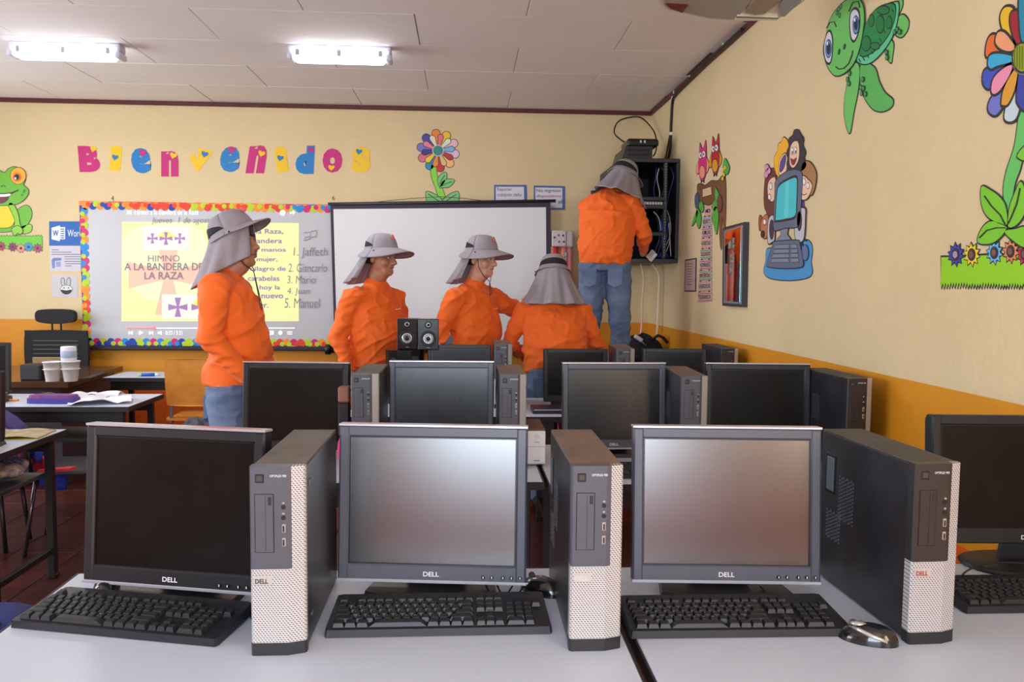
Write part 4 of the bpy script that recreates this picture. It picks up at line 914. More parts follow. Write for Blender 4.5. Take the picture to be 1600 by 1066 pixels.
# ------------------------------------------------------------ desktop towers
def perforated():
    m = mat('perforated_silver', srgb(196, 190, 184), .42, .15); nt = m.node_tree; N, L = nt.nodes, nt.links; b = N['Principled BSDF']
    tc = N.new('ShaderNodeTexCoord'); sep = N.new('ShaderNodeSeparateXYZ'); L.new(tc.outputs['Object'], sep.inputs[0])
    def math_(op, a, b_=None, c=None):
        n = N.new('ShaderNodeMath'); n.operation = op
        for i, v in enumerate((a, b_, c)):
            if v is None: continue
            if isinstance(v, (int, float)): n.inputs[i].default_value = v
            else: L.new(v, n.inputs[i])
        return n.outputs[0]
    u = math_('MULTIPLY', sep.outputs['X'], 1/.0060); v = math_('MULTIPLY', sep.outputs['Z'], 1/.0040)
    row = math_('FLOOR', v); odd = math_('MULTIPLY', math_('MODULO', row, 2.0), .5)
    fu = math_('SUBTRACT', math_('FRACT', math_('ADD', u, odd)), .5); fv = math_('SUBTRACT', math_('FRACT', v), .5)
    du = math_('ABSOLUTE', fu); dv_ = math_('ABSOLUTE', math_('ADD', fv, math_('MULTIPLY', fu, .5)))
    a = math_('LESS_THAN', du, .30); c = math_('LESS_THAN', dv_, .22); k = math_('MULTIPLY', a, c)
    mx = N.new('ShaderNodeMix'); mx.data_type = 'RGBA'; L.new(k, mx.inputs[0]); mx.inputs[6].default_value = (*srgb(198, 196, 196), 1); mx.inputs[7].default_value = (*srgb(98, 95, 100), 1)
    L.new(mx.outputs[2], b.inputs['Base Color'])
    bp = N.new('ShaderNodeBump'); bp.inputs['Strength'].default_value = .6; bp.inputs['Distance'].default_value = .002; bp.invert = True
    L.new(k, bp.inputs['Height']); L.new(bp.outputs[0], b.inputs['Normal'])
    return m
perf = perforated()
case = mat('case_black', srgb(34, 34, 40), .34, var=.55, vscale=7, var_col=srgb(52, 52, 58), bump=.04, bscale=90)
def dusty(name, c): return mat(name, c, .85, var=.35, vscale=9, bump=.12, bscale=50)
dust = dusty('dust_grey', srgb(112, 106, 98)); dustb = dusty('dust_brown', srgb(122, 98, 84)); dustd = dusty('dust_dark', srgb(88, 82, 76))
panel = mat('drive_panel_grey', srgb(84, 84, 94), .4, var=.12, vscale=14)
panel2 = mat('drive_panel_dark', srgb(50, 47, 48), .4, var=.12, vscale=14)
chrome = mat('port_metal', srgb(210, 208, 200), .25, .7)
def make_tower(topm, pan, logo_col, badge=True):
    w, d, h = .100, .385, .358
    r = bpy.data.objects.new('desktop_tower', None); COL.objects.link(r)
    cs = boxo('case', case, r, -w/2+.001, w/2-.001, .020, d, .004, h-.002, .003)
    boxo('dusty_top', topm, r, -w/2+.002, w/2-.002, .022, d-.002, h-.0025, h, .001)
    # front bezel: flat left part, right part angled back
    k = .018; xs = w*.17
    def bez_(poly, z0, z1, m_, name, par=r):
        b = MB(); b.prism(poly, lambda u, v: Vector((u, v, z0)), lambda u, v: Vector((u, v, z1))); return b.build(name, m_, par)
    prof = [(-w/2, .004), (-w/2+.004, 0), (xs, -.0), (w/2-.003, .010), (w/2, .014), (w/2, .024), (-w/2, .024)]
    gr = bez_(prof, .024, h*.462, perf, 'lower_grille')
    strip = bez_([(w/2-.024, .0028), (w/2-.003, .010), (w/2, .014), (w/2, .024), (w/2-.024, .024)], h*.462, h, perf, 'side_grille')
    up = bez_([(-w/2, .003), (-w/2+.003, -.001), (xs, -.001), (w/2-.0235, .003), (w/2-.0235, .024), (-w/2, .024)], h*.462, h+.0005, pan, 'drive_panel')
    bez_([(p[0]*1.01, p[1]-.001) for p in prof], 0, .024, flat(34, 33, 38, .4), 'foot_strip')
    # power button, optical drive, ports
    boxo('power_button', flat(70, 62, 60, .35), boxo('button_recess', flat(18, 18, 20), up, -.0395, -.0225, -.0022, .001, h-.030, h-.013, .002), -.037, -.025, -.0036, .001, h-.0275, h-.0155, .0015)
    dr = MB().box(-.041, -.005, -.0018, .001, h*.55, h*.86, .001).build('drive_recess', flat(22, 22, 26), up)
    df = MB().box(-.0395, -.0065, -.0030, .001, h*.553, h*.857, .001).build('optical_drive', pan, up)
    MB().box(-.0155, -.0095, -.0040, -.0025, h*.80, h*.845, .0008).build('eject_button', flat(34, 34, 38), df)
    MB().box(-.0205, -.0200, -.0034, -.0028, h*.56, h*.85).build('tray_line', flat(24, 24, 28), df)
    zz = h*.79
    for q in range(2):
        z = zz-q*.020; b = MB(); b.tube([(.012, -.0008, z), (.012, -.0028, z)], .0042, 12); j = b.build('audio_jack', flat(14, 14, 16), up)
        MB().box(.0095, .0145, -.0028, -.001, z+.0055, z+.0095, .0008).build('jack_mark', chrome, up)
    for q in range(2):
        z = zz-.048-q*.026; u_ = MB().box(.009, .016, -.0032, .0, z, z+.016, .0008).build('usb_port', chrome, up); MB().box(.0108, .0138, -.0037, -.003, z+.002, z+.013).build('port_slot', flat(20, 20, 22), u_)
    textfit('model_lettering', 'OPTIPLEX 990', wht, up, lambda u, v: Vector((-.012+.030*u, -.0018, h-.019+.0045*v)), .012)
    if badge:
        bd = MB().box(-w/2+.006, -w/2+.040, -.002, .001, h*.378, h*.425, .0008).build('badge', mat('badge_silver', srgb(190, 186, 182), .35, .2), gr)
        textfit('logo', 'DELL', flat(*logo_col), bd, lambda u, v: Vector((-w/2+.009+.024*u, -.0026, h*.387+.009*v)), .03)
    # side details: recessed latch and two vent fields on the left, a small latch on the right
    for s in (-1,):
        x = s*(w/2-.001)
        f = MB().box(x-.002, x+.001, d-.075, d-.028, h*.60, h*.86, .001).build('latch_frame', flat(24, 24, 28), cs)
        MB().box(x-.0032, x+.001, d-.068, d-.035, h*.62, h*.84, .001).build('latch_handle', mat('latch_grey', srgb(95, 105, 115), .35), f)
        b = MB()
        for (ya, yb, za, zb) in ((d-.155, d-.08, h*.46, h*.75), (d-.10, d-.03, h*.30, h*.50)):
            nx, nz = int((yb-ya)/.0085), int((zb-za)/.0085)
            for i in range(nx):
                for j in range(nz): b.box(x-.0012, x+.0004, ya+i*.0085, ya+i*.0085+.0042, za+j*.0085+(i % 2)*.004, za+j*.0085+.0042+(i % 2)*.004)
        b.build('vent_holes', flat(82, 84, 92), cs)['kind'] = 'stuff'
    boxo('lock_tab', flat(90, 90, 96), cs, w/2-.002, w/2+.002, .05, .065, h*.86, h*.90, .001); boxo('lock_tab', flat(70, 70, 76), cs, w/2-.002, w/2+.002, .06, .075, h*.14, h*.16, .001)
    return r
t1 = make_tower(dust, panel, (60, 58, 66)); t2 = make_tower(dustb, panel, (200, 200, 200)); t3 = make_tower(dustd, panel2, (165, 40, 50))
GT = 'black desktop towers with silver grilles'
put(t1, -.345, 1.500, TAB, 0, 'dusty black desktop tower with silver grille, front row, leftmost', 'desktop computer', GT)
put(t2, .252, 1.495, TAB, 0, 'black desktop tower with thick brown dust on top, front row, middle one', 'desktop computer', GT)
put(t3, .920, 1.500, TAB, 2, 'black desktop tower showing its scratched vented side, front row, rightmost', 'desktop computer', GT)
put(t1, -.368, 3.02, TAB, 0, 'black desktop tower with shiny front ports, second row, leftmost', 'desktop computer', GT)
put(t2, .182, 3.01, TAB, 0, 'brown dusted desktop tower, second row, second from the left', 'desktop computer', GT)
put(t2, .862, 2.975, TAB, -3, 'desktop tower with brown dusty top, second row, third from the left', 'desktop computer', GT)
put(t3, 1.468, 2.915, TAB, 1, 'dark desktop tower standing against the orange wall, second row', 'desktop computer', GT)
put(t2, .216, 4.50, TAB, 0, 'desktop tower in the third row, left one, below the reaching man', 'desktop computer', GT)
put(t2, .880, 4.38, TABC, -3, 'brown dusted desktop tower in the third row, below the jeans of the standing man', 'desktop computer', GT)
put(t3, 1.478, 4.435, TABC, 0, 'dark desktop tower in the third row touching the orange wall', 'desktop computer', GT)
# flat cream computer behind the front row
bg = empty('cream_computer', (.277, 3.07, TAB), 0, 'small cream white computer box with a brown dusty lid, behind the front row', 'desktop computer')
crm = mat('cream_plastic', srgb(222, 220, 222), .45)
# ------------------------------------------------------------ keyboards
kbm = mat('keyboard_black', srgb(34, 35, 42), .42, var=.2, vscale=20); keym = mat('key_black', srgb(32, 33, 38), .45)
U = .0187
kb = MB(); kb.prism([(-.222, -.078), (.222, -.078), (.226, -.070), (.222, .074), (.212, .078), (-.212, .078), (-.222, .074), (-.226, -.070)], lambda u, v: Vector((u, v, .001+max(0, v+.078)*.03)), lambda u, v: Vector((u*.99, v*.985, .016+max(0, v+.078)*.08)))

def keymesh():
    b = MB(); a, c = .0085, .0065; V = [b.bm.verts.new(p) for p in ((-a, -a, 0), (a, -a, 0), (a, a, 0), (-a, a, 0), (-c, -c+.001, .0085), (c, -c+.001, .0085), (c, c+.001, .0095), (-c, c+.001, .0095))]
    b._fin([b.bm.faces.new([V[i] for i in q]) for q in ((4, 5, 6, 7), (0, 1, 5, 4), (1, 2, 6, 5), (2, 3, 7, 6), (3, 0, 4, 7), (3, 2, 1, 0))])
    es = [e for e in b.bm.edges if all(v.co.z > .005 for v in e.verts)]
    bmesh.ops.bevel(b.bm, geom=es, offset=.001, segments=1, affect='EDGES')
    return b
kmesh = keymesh().build('key', keym); kmd = kmesh.data; bpy.data.objects.remove(kmesh)
def layout():
    K = []
    def row(y, start, ws, chars=''):
        x = start
        for i, q in enumerate(ws):
            if q > 0: K.append((x+q/2, y, q, chars[i] if i < len(chars) else ''))
            x += abs(q)
    row(0, 0, [1.25]+[-.25]+[1]*14, '            ')
    row(1, 0, [1.25]*1+[1]*9+[1.75], '      ')
    K.clear()
    row(5.3, 0, [1, -1, 1, 1, 1, 1, -.5, 1, 1, 1, 1, -.5, 1, 1, 1, 1, -.25, 1, 1, 1])
    row(4, 0, [1]*13+[2, -.25, 1, 1, 1, -.25, 1, 1, 1, 1], '`1234567890-=  ')
    row(3, 0, [1.5]+[1]*12+[1.5, -.25, 1, 1, 1, -.25, 1, 1, 1], ' QWERTYUIOP[] ')
    row(2, 0, [1.75]+[1]*11+[2.25, -3.5, 1, 1, 1], " ASDFGHJKL;' ")
    row(1, 0, [2.25]+[1]*10+[2.75, -1.25, 1, -1.25, 1, 1, 1], ' ZXCVBNM,./ ')
    row(0, 0, [1.25, 1.25, 1.25, 6.25, 1.25, 1.25, 1.25, 1.25, -.25, 1, 1, 1, -.25, 2, 1])
    return K
KL = layout()
def make_keyboard(n_keys_real=True):
    r = bpy.data.objects.new('keyboard', None); COL.objects.link(r)
    base = bpy.data.objects.new('keyboard_base', kbd); link(base, r)
    for x, y, q, ch in KL:
        o = bpy.data.objects.new('key', kmd); link(o, r)
        Y = -.060+y*U; o.location = (-.211+x*U, Y, .0165+(Y+.078)*.08); o.scale = ((q*U-.0015)/(.0172), 1, 1); o.rotation_euler.x = .08
    lg_ = bpy.data.objects.new('key_legends', lgd); link(lg_, r); lg_['kind'] = 'stuff'
    return r
_t = kb.build('keyboard_base', kbm); kbd = _t.data; bpy.data.objects.remove(_t)
vs, fs = [], []
for x, y, q, ch in KL:
    if not ch.strip(): continue
    me = ctext(ch, .01); Y = -.060+y*U; o_ = len(vs)
    for v in me.vertices: vs.append((-.211+x*U-.004+v.co.x*.006, Y+.0005+v.co.y*.006, .0165+(Y+.078)*.08+.0094))
    for p in me.polygons: fs.append([o_+i for i in p.vertices])
    bpy.data.meshes.remove(me)
lgd = bpy.data.meshes.new('key_legends'); lgd.from_pydata(vs, [], fs); lgd.materials.append(flat(190, 192, 198))
KG = 'black keyboards'
for x, y, a, lb in ((-.672, 1.665, -13.5, 'black keyboard, front row, leftmost, turned at an angle'), (-.048, 1.648, .3, 'black keyboard in front of the bluish screen, front row'), (.555, 1.618, -.6, 'black keyboard in front of the brown glare screen, front row'),
                    (1.30, 1.715, 0, 'black keyboard at the right edge of the photo below the wide monitor'), (.60, 2.93, 1, 'black keyboard in the second row, partly seen behind the middle dusty tower')):
    o = make_keyboard(); o.location = (x, y, TAB); o.rotation_euler.z = math.radians(a); tag(o, lb, 'keyboard', KG)

# mice and cables on the front table
def make_mouse(x, y, a, label, shiny=True):
    r = empty('computer_mouse', (x, y, TAB), math.radians(a), label, 'computer mouse')
    b = MB()
    def P(u, v):
        an = 2*PI*u; t = v*PI/2; rx, ry = .031*(1+.1*math.sin(an)), .056
        return Vector((rx*math.cos(an)*math.cos(t)**.7, ry*math.sin(an)*math.cos(t)**.8, .034*math.sin(t)*(1-.25*math.sin(an)*math.cos(t))))
    b.grid(P, 32, 10); b.build('shell', mat('gloss_black', srgb(26, 26, 30), .15, coat=.5), r)
    if shiny:
        for s in (-1, 1):
            b = MB(); b.tube([(s*.026, -.036, .014), (s*.0265, -.010, .020), (s*.021, .015, .0265), (s*.009, .035, .026)], [.003, .0045, .004, .002], 8); b.build('chrome_trim', chrome, r)
        b = MB(); b.ball((0, .018, .030), (.009, .018, .006), 12); b.build('silver_window', chrome, r)
    b = MB(); b.tube([(-.003, .028, .0295), (.003, .028, .0295)], .008, 10); b.build('scroll_wheel', flat(60, 60, 64), r)
    return r
make_mouse(.800, 1.520, 60, 'black mouse with chrome trim beside the rightmost front tower')
make_mouse(.175, 1.80, 40, 'black mouse half hidden behind the middle front tower', False)
make_mouse(-.335-.46, 1.79+.03, 20, 'black mouse behind the leftmost keyboard', False)
make_mouse(-.42, 1.70, 10, 'black mouse hidden beside the leftmost front tower', False)
cab('mouse_cable', [(.765, 1.545, .757), (.735, 1.55, .753), (.715, 1.57, .753), (.745, 1.61, .753), (.765, 1.66, .753), (.735, 1.70, .753), (.69, 1.72, .755), (.67, 1.76, .77)], .0018, (20, 20, 22), None, 'thin black mouse cable curving beside the keyboard with brown glare screen', 'cable')
cab('keyboard_cable', [(.655, 1.695, .762), (.66, 1.71, .755), (.655, 1.73, .753), (.64, 1.76, .77)], .0018, (20, 20, 22), None, 'short black keyboard cable under the brown glare monitor', 'cable')
for k, x in enumerate((.065, .09)):
    cab('monitor_cable', [(x-.02, 1.80, .778), (x, 1.75, .755), (x+.02, 1.742, .753), (x+.045, 1.77, .775)], .002, (22, 22, 25), None, ('left', 'right')[k]+' one of two black cable loops hanging under the bluish front monitor', 'cable', 'cable loops under the bluish monitor')
cab('keyboard_cable', [(-.46, 1.72, .76), (-.43, 1.74, .754), (-.40, 1.78, .753)], .0018, (20, 20, 22), None, 'short black keyboard cable behind the leftmost front tower', 'cable')
cab('monitor_cable', [(1.16, 1.80, .754), (1.18, 1.80, .785), (1.25, 1.81, .80), (1.36, 1.80, .795), (1.45, 1.80, .765), (1.5, 1.83, .753)], .0025, (22, 22, 25), None, 'black cable arching under the wide monitor at the right edge', 'cable')
cab('hanging_cable', [(.10, 2.3, .42), (.17, 2.3, .50), (.25, 2.3, .60), (.29, 2.35, .45), (.30, 2.5, .02)], .003, (215, 215, 220), None, 'pale cable hanging behind the bluish front monitor', 'cable')
# white bag behind the wide monitor
b = MB()
def P(u, v):
    a = 2*PI*u; t = PI*(v-.5); n_ = 1+.25*noise.noise(Vector((math.cos(a)*2, math.sin(a)*2, v*4)))
    return Vector((.06*n_*math.cos(a)*math.cos(t), .03*n_*math.sin(a)*math.cos(t), .06+.06*math.sin(t)*n_))
b.grid(P, 28, 14); o = b.build('paper_bag', mat('crumpled_white', srgb(228, 222, 222), .6, bump=.4, bscale=30), None, loc=(1.255, 2.02-.09, TAB+.006)); o.location = (1.15, 1.90, TAB); tag(o, 'crumpled white bag behind the keyboard under the wide monitor', 'bag')

# cream flat computer parts
boxo('lid', dusty('dust_lid', srgb(128, 92, 78)), bg, -.036, .034, .005, .24, .135, .142, .003)
boxo('body', crm, bg, -.037, .035, 0, .245, .004, .135, .004)
boxo('front_cover', mat('cream_light', srgb(236, 236, 240), .4), bg, -.036, .034, -.006, .0, .008, .134, .003)
b = MB(); b.tube([(.0, -.006, .115), (.0, -.009, .115)], .010, 16); b.build('power_button', crm, bg)
boxo('button_slot', flat(150, 150, 156), bg, -.01, .01, -.0075, -.005, .092, .094); boxo('drive_slot', flat(170, 170, 176), bg, -.033, .031, -.0075, -.005, .075, .0765); boxo('badge', flat(150, 150, 160), bg, -.01, .012, -.0075, -.005, .02, .024)
# dark cable bundles under the second row tables
cab('power_strip_cable', [(.20, 3.0, .64), (.24, 2.98, .5), (.21, 3.0, .3), (.26, 3.0, .02)], .006, (20, 20, 24), None, 'black cable hanging under the second row table behind the middle tower', 'cable')

# ------------------------------------------------------------ speakers
def speaker(x, y, z, rz, label):
    r = empty('speaker', (x, y, z), rz, label, 'speaker', 'pair of bookshelf speakers')
    sk_ = mat('speaker_black', srgb(24, 22, 24), .3)
    boxo('cabinet', sk_, r, -.06, .06, -.05, .06, 0, .178, .004)
    for nm, cz, R, rr in (('woofer', .065, .046, ((.046, .0), (.044, -.006), (.036, -.003), (.030, .004), (.014, .010), (.012, -.002), (.0, -.004))), ('tweeter', .145, .02, ((.020, 0), (.018, -.005), (.012, -.001), (.008, -.004), (0, -.005)))):
        b = MB(); b.lathe([(q[0], q[1]) for q in rr], n=28, M=Matrix.Rotation(PI/2, 4, 'X')@Matrix.Scale(-1, 4, (0, 0, 1)))
        o = b.build(nm, flat(40, 40, 44, .35), r); o.location = (0, -.051, cz)
        b = MB(); b.lathe([(R*.66, 0), (R*.66, .003), (R*.42, .001), (R*.42, 0)], n=28, M=Matrix.Rotation(PI/2, 4, 'X')); c_ = b.build('silver_ring', mat('speaker_silver', srgb(205, 205, 210), .25, .6), o); c_.location = (0, -.004, 0)
        b = MB(); b.ball((0, -.006, 0), (R*.28, .006, R*.28), 14); b.build('dust_cap', flat(16, 16, 18, .2), o)
    boxo('brand_plate', flat(180, 180, 184), r, -.008, .008, -.052, -.049, .012, .015)
    return r
speaker(-.325, 4.76, 1.062, -.12, 'small black bookshelf speaker, left one of the pair on the subwoofer')
speaker(-.212, 4.75, 1.06, .06, 'small black bookshelf speaker, right one of the pair on the subwoofer')
sw = empty('subwoofer', (-.345, 4.76, TAB), 0, 'glossy black subwoofer box under the two small speakers', 'speaker')
b = MB(); b.prism([(-.11, -.05), (-.09, -.085), (-.04, -.105), (.04, -.105), (.09, -.09), (.11, -.05), (.11, .14), (-.11, .14)], lambda u, v: Vector((u, v, 0)), lambda u, v: Vector((u, v, .31))); b.build('cabinet', flat(20, 18, 22, .2), sw)
b = MB(); b.tube([(-.06, -.10, .24), (-.06, -.11, .24)], .028, 20); k_ = b.build('volume_knob', flat(34, 34, 38, .3), sw)
b = MB(); b.ball((-.06, -.112, .24), (.012, .004, .012), 12); b.build('knob_light', flat(220, 220, 225, .2), k_)
boxo('vent_panel', flat(14, 14, 16), sw, .045, .085, -.108, -.09, .04, .28, .003)
# small things by the third row
hp = empty('webcam', (-.10, 4.80, 1.07), 0, 'small grey folded gadget on top of the third row monitor by the speakers', 'gadget')
b = MB(); b.prism([(-.02, 0), (.03, 0), (.035, .05), (.02, .075), (0, .05), (-.015, .02)], lambda u, v: Vector((u, -.01, v)), lambda u, v: Vector((u, .01, v))); b.build('body', flat(84, 80, 92, .4), hp)
bs = empty('pink_bag', (-.46, 3.1, TAB), 0, 'bright pink item between the leftmost second row monitor and tower', 'bag')
b = MB(); b.ball((0, 0, .06), (.022, .05, .06), 14); b.build('pouch', mat('pink_fabric', srgb(225, 45, 130), .7, bump=.4, bscale=60), bs); boxo('brown_flap', flat(150, 95, 80, .6), bs, -.02, .022, .0, .05, .24, .30, .005); boxo('dark_body', flat(24, 24, 30), bs, -.02, .022, .0, .05, .11, .24, .005)
dk_ = empty('docking_stand', (.335+.14, 4.33, TAB), 0, 'flat dark stand with a silver strip on the third row table', 'stand')
boxo('body', flat(40, 40, 48, .4), dk_, -.11, .12, -.02, .12, 0, .030, .004); boxo('silver_strip', silv, dk_, -.10, .12, -.023, -.018, .018, .024, .001)

# ------------------------------------------------------------ left side of the room
brown = mat('brown_desk_top', srgb(92, 62, 44), .18, var=.2, vscale=4)
td = empty('teacher_desk', (-3.3, 6.2, 0), 0, 'brown topped office desk by the back wall with foam cups on it', 'desk')
b = MB(); b.prism([(-.8, -.5), (.60, -.53), (.60, -.50), (.53, .54), (-.8, .54)], lambda u, v: Vector((u, v, .71)), lambda u, v: Vector((u, v, .75))); b.build('desktop', [brown], td)
b = MB(); b.box(-.75, .5, -.42, -.40, .05, .71); b.box(-.75, -.73, -.4, .5, .0, .71); b.box(.46, .48, -.4, .5, 0, .71); b.build('panels', flat(70, 66, 74, .5), td)
table('student_desk', -2.69, -1.70, 6.18, 6.60, .72, 'grey topped desk against the back wall under the blue marker', 'student desks', shelf=False)
table('student_desk', -3.30, -1.93, 4.76, 5.30, .72, 'grey topped student desk with papers and a pencil case', 'student desks', shelf=True)
table('student_desk', -3.10, -1.935, 3.45, 4.04, .72, 'grey topped student desk at the left edge of the photo, nearest the camera', 'student desks', shelf=True)
mk = empty('marker', (-2.39, 6.28, .72), .15, 'blue and white marker lying on the desk near the wooden chair', 'marker')
b = MB(); b.tube([(-.05, 0, .012), (.05, 0, .012)], .012, 12); b.build('barrel', flat(30, 90, 190), mk); b = MB(); b.tube([(.045, 0, .012), (.075, 0, .012)], .013, 12); b.build('cap', flat(220, 225, 230), mk); b = MB(); b.tube([(-.075, 0, .012), (-.05, 0, .012)], .012, 12); b.build('end_plug', flat(205, 215, 150), mk)
# wooden chair
ch = empty('wooden_chair', (-1.95, 5.98, 0), math.radians(-2), 'varnished plywood chair with steel legs behind the man on the left', 'chair')
ply = mat('varnished_plywood', srgb(228, 155, 62), .35, var=.35, vscale=5, var_col=srgb(204, 122, 42), bump=.05)
stl = mat('steel_tube', srgb(140, 142, 148), .3, .7)
b = MB(); pts = spline([(-.185, .57), (-.16, .55), (0, .545), (.16, .55), (.185, .57), (.19, .72), (.185, .86), (.16, .885), (0, .89), (-.16, .885), (-.185, .86), (-.19, .72)], 4)
b.prism(pts, lambda u, v: Vector((u, -.06+.25*u*u-.08*(v-.55), v)), lambda u, v: Vector((u, -.048+.25*u*u-.08*(v-.55), v))); b.build('backrest', ply, ch)
b = MB(); b.prism(spline([(-.19, -.05), (0, -.06), (.19, -.05), (.2, .15), (.18, .34), (0, .36), (-.18, .34), (-.2, .15)], 4), lambda u, v: Vector((u, v, .44)), lambda u, v: Vector((u, v, .453))); b.build('seat', ply, ch)
for s in (-1, 1):
    b = MB(); b.tube([(s*.155, -.035, .62), (s*.155, -.035, .55), (s*.165, -.03, .43), (s*.20, -.10, .0)], .012, 10); b.build('leg', stl, ch)
    b = MB(); b.tube([(s*.16, .28, .43), (s*.20, .38, .0)], .012, 10); b.build('leg', stl, ch)
    b = MB(); b.tube([(s*.165, -.04, .43), (s*.16, .30, .43)], .010, 8); b.build('seat_rail', stl, ch)
# black office chair
oc = empty('office_chair', (-3.33, 6.87, 0), 0, 'black office chair with headrest behind the brown desk', 'chair')
fab = mat('black_fabric', srgb(26, 25, 28), .8, bump=.2, bscale=120)
b = MB(); b.prism(spline([(-.13, 1.10), (0, 1.085), (.13, 1.10), (.155, 1.145), (.13, 1.195), (0, 1.205), (-.13, 1.195), (-.155, 1.145)], 4), lambda u, v: Vector((u, -.06, v)), lambda u, v: Vector((u, -.0, v))); hr = b.build('headrest', fab, oc)
for s in (-.035, .035): b = MB(); b.tube([(s, -.03, 1.0), (s, -.03, 1.12)], .008, 8); b.build('headrest_post', legm, hr)
b = MB(); b.prism(spline([(-.2, .55), (.2, .55), (.25, .75), (.245, 1.0), (.2, 1.03), (-.2, 1.03), (-.245, 1.0), (-.25, .75)], 4), lambda u, v: Vector((u, -.05, v)), lambda u, v: Vector((u, -.02, v))); bk_ = b.build('backrest', fab, oc)
for k in range(9): MB().box(-.18, .18, -.056, -.049, .66+k*.035, .672+k*.035, .002).build('lumbar_slat', flat(70, 68, 70), bk_)
b = MB(); b.box(-.24, .24, -.28, .0, .44, .52, .03, seg=2); b.build('seat', fab, oc); b = MB(); b.tube([(0, -.14, .06), (0, -.14, .45)], .025, 12); b.build('gas_column', legm, oc)
for k in range(5):
    a = 2*PI*k/5+.3; l_ = MB(); l_.tube([(0, -.14, .09), (.24*math.cos(a), -.14+.17*math.sin(a), .06)], .018, 8); q_ = l_.build('base_arm', legm, oc)
    l_ = MB(); l_.ball((.24*math.cos(a), -.14+.17*math.sin(a), .03), .03, 10); l_.build('caster', flat(14, 14, 14), q_)
# cups and roll
def cup(x, y, z, r0, r1, h, label, col=(236, 232, 232), grp='white foam cups on the brown desk'):
    o = empty('foam_cup', (x, y, z), 0, label, 'cup', grp)
    b = MB(); b.lathe([(r0*.98, 0), (r0, .002), (r1, h), (r1+.003, h), (r1+.003, h-.006), (r1-.002, h-.004), (r0-.004, .006)], n=24)
    b.build('cup_wall', flat(*col, .7), o)
    b = MB(); b.lathe([(r1+.001, h*.6), (r1+.0015, h*.6+.003), (r1-.001, h*.62)], n=24); b.build('rim_ring', flat(*col, .7), o)
    return o
cup(-2.822, 5.60+.12, .75, .042, .058, .135, 'white foam cup on the brown desk, left one')
cup(-2.70, 5.62+.1, .75, .042, .060, .14, 'white foam cup on the brown desk, right one under the paper roll')
ro = empty('tape_roll', (-2.71, 5.72, .885), 0, 'small white paper roll standing on top of the foam cup', 'paper roll')
b = MB(); b.lathe([(.012, 0), (.048, 0), (.049, .005), (.049, .10), (.047, .104), (.012, .104)], n=24); b.build('roll', flat(228, 226, 232, .8), ro); b = MB(); b.lathe([(.050, .03), (.0505, .032), (.0505, .075), (.050, .077)], n=24); b.build('paper_label', flat(170, 190, 215), ro)
cs_ = empty('desk_speaker', (-2.98, 5.80, .75), 0, 'small dark speaker box on the brown desk behind the left monitor', 'speaker')
boxo('body', flat(30, 30, 34), cs_, -.07, .07, -.06, .06, 0, .11, .006); boxo('front_grille', flat(50, 50, 56), cs_, -.06, .06, -.064, -.058, .01, .1, .002); boxo('cardboard_backing', flat(150, 120, 85, .8), cs_, -.05, .2, .07, .09, 0, .15, .002)
# pencil case, papers
pc = empty('pencil_case', (-2.42, 4.92, .72), -.05, 'blue and purple patterned pencil case on the desk with papers', 'pencil case')
pcm = mat('purple_cloth', srgb(70, 60, 150), .7, bump=.3, bscale=80); rdm = mat('patterned_top', srgb(150, 45, 90), .7, var=1, vscale=35, var_col=srgb(60, 70, 160))
b = MB(); b.prism(spline([(-.12, -.05), (.11, -.055), (.135, 0), (.11, .05), (-.11, .055), (-.135, 0)], 4), lambda u, v: Vector((u, v, .0)), lambda u, v: Vector((u, v, .03))); b.build('body', pcm, pc)
b = MB(); b.prism(spline([(-.115, -.047), (.105, -.05), (.13, 0), (.105, .047), (-.105, .05), (-.13, 0)], 4), lambda u, v: Vector((u, v, .03)), lambda u, v: Vector((u*.95, v*.9, .048))); b.build('lid', rdm, pc)
def paper(x, y, z, rz, w_, h_, label, col=(232, 228, 234), seed=0, amp=.02):
    b = MB(); b.grid(lambda u, v: Vector((w_*(u-.5), h_*(v-.5), .004+abs(amp*noise.noise(Vector((u*2.2+seed, v*2.2, seed)))))), 14, 14)
    o = b.build('paper_sheet', flat(*col, .8), None, False, (x, y, z)); o.rotation_euler.z = rz
    tag(o, label, 'paper', 'loose papers on the desk'); return o
paper(-2.16, 4.93, .72, .35, .34, .24, 'curled white sheet of paper at the right end of the paper desk', seed=1.3, amp=.06)
paper(-2.30, 5.16, .72, -.1, .30, .2, 'white paper lying behind the pencil case', seed=4.1, amp=.05)
paper(-2.47, 5.08, .72, .1, .22, .12, 'small white paper left of the curled sheets', (205, 205, 220), 2.2)
o = boxo('sticky_note', flat(240, 150, 60, .7), None, -.05, .04, -.01, .01, 0, .012, .002); o.location = (-2.70, 4.98, .72); tag(o, 'orange pen end on the desk next to the left monitor', 'pen')
mp_ = empty('magazine', (-2.13, 3.87, .72), .1, 'open colour magazine on the nearest left desk', 'magazine')
mm_ = mat('magazine_print', srgb(150, 130, 80), .5, var=1, vscale=9, var_col=srgb(196, 180, 150))
b = MB(); b.grid(lambda u, v: Vector((.36*(u-.5), .22*(v-.5), .006+.012*abs(math.sin(u*PI*2))*(1-u*.3))), 20, 4); b.build('pages', mm_, mp_, False); boxo('cover', flat(190, 180, 60), mp_, -.18, .18, -.11, .11, 0, .004)
o = empty('eraser', (-1.985, 3.50, .72), 0, 'small white eraser on the nearest left desk', 'eraser'); b = MB(); b.box(-.04, .03, -.02, .02, 0, .022, .008, seg=2); b.build('body', flat(235, 235, 238), o); boxo('sleeve', flat(200, 205, 215), o, -.041, -.005, -.021, .021, .001, .0235, .002)
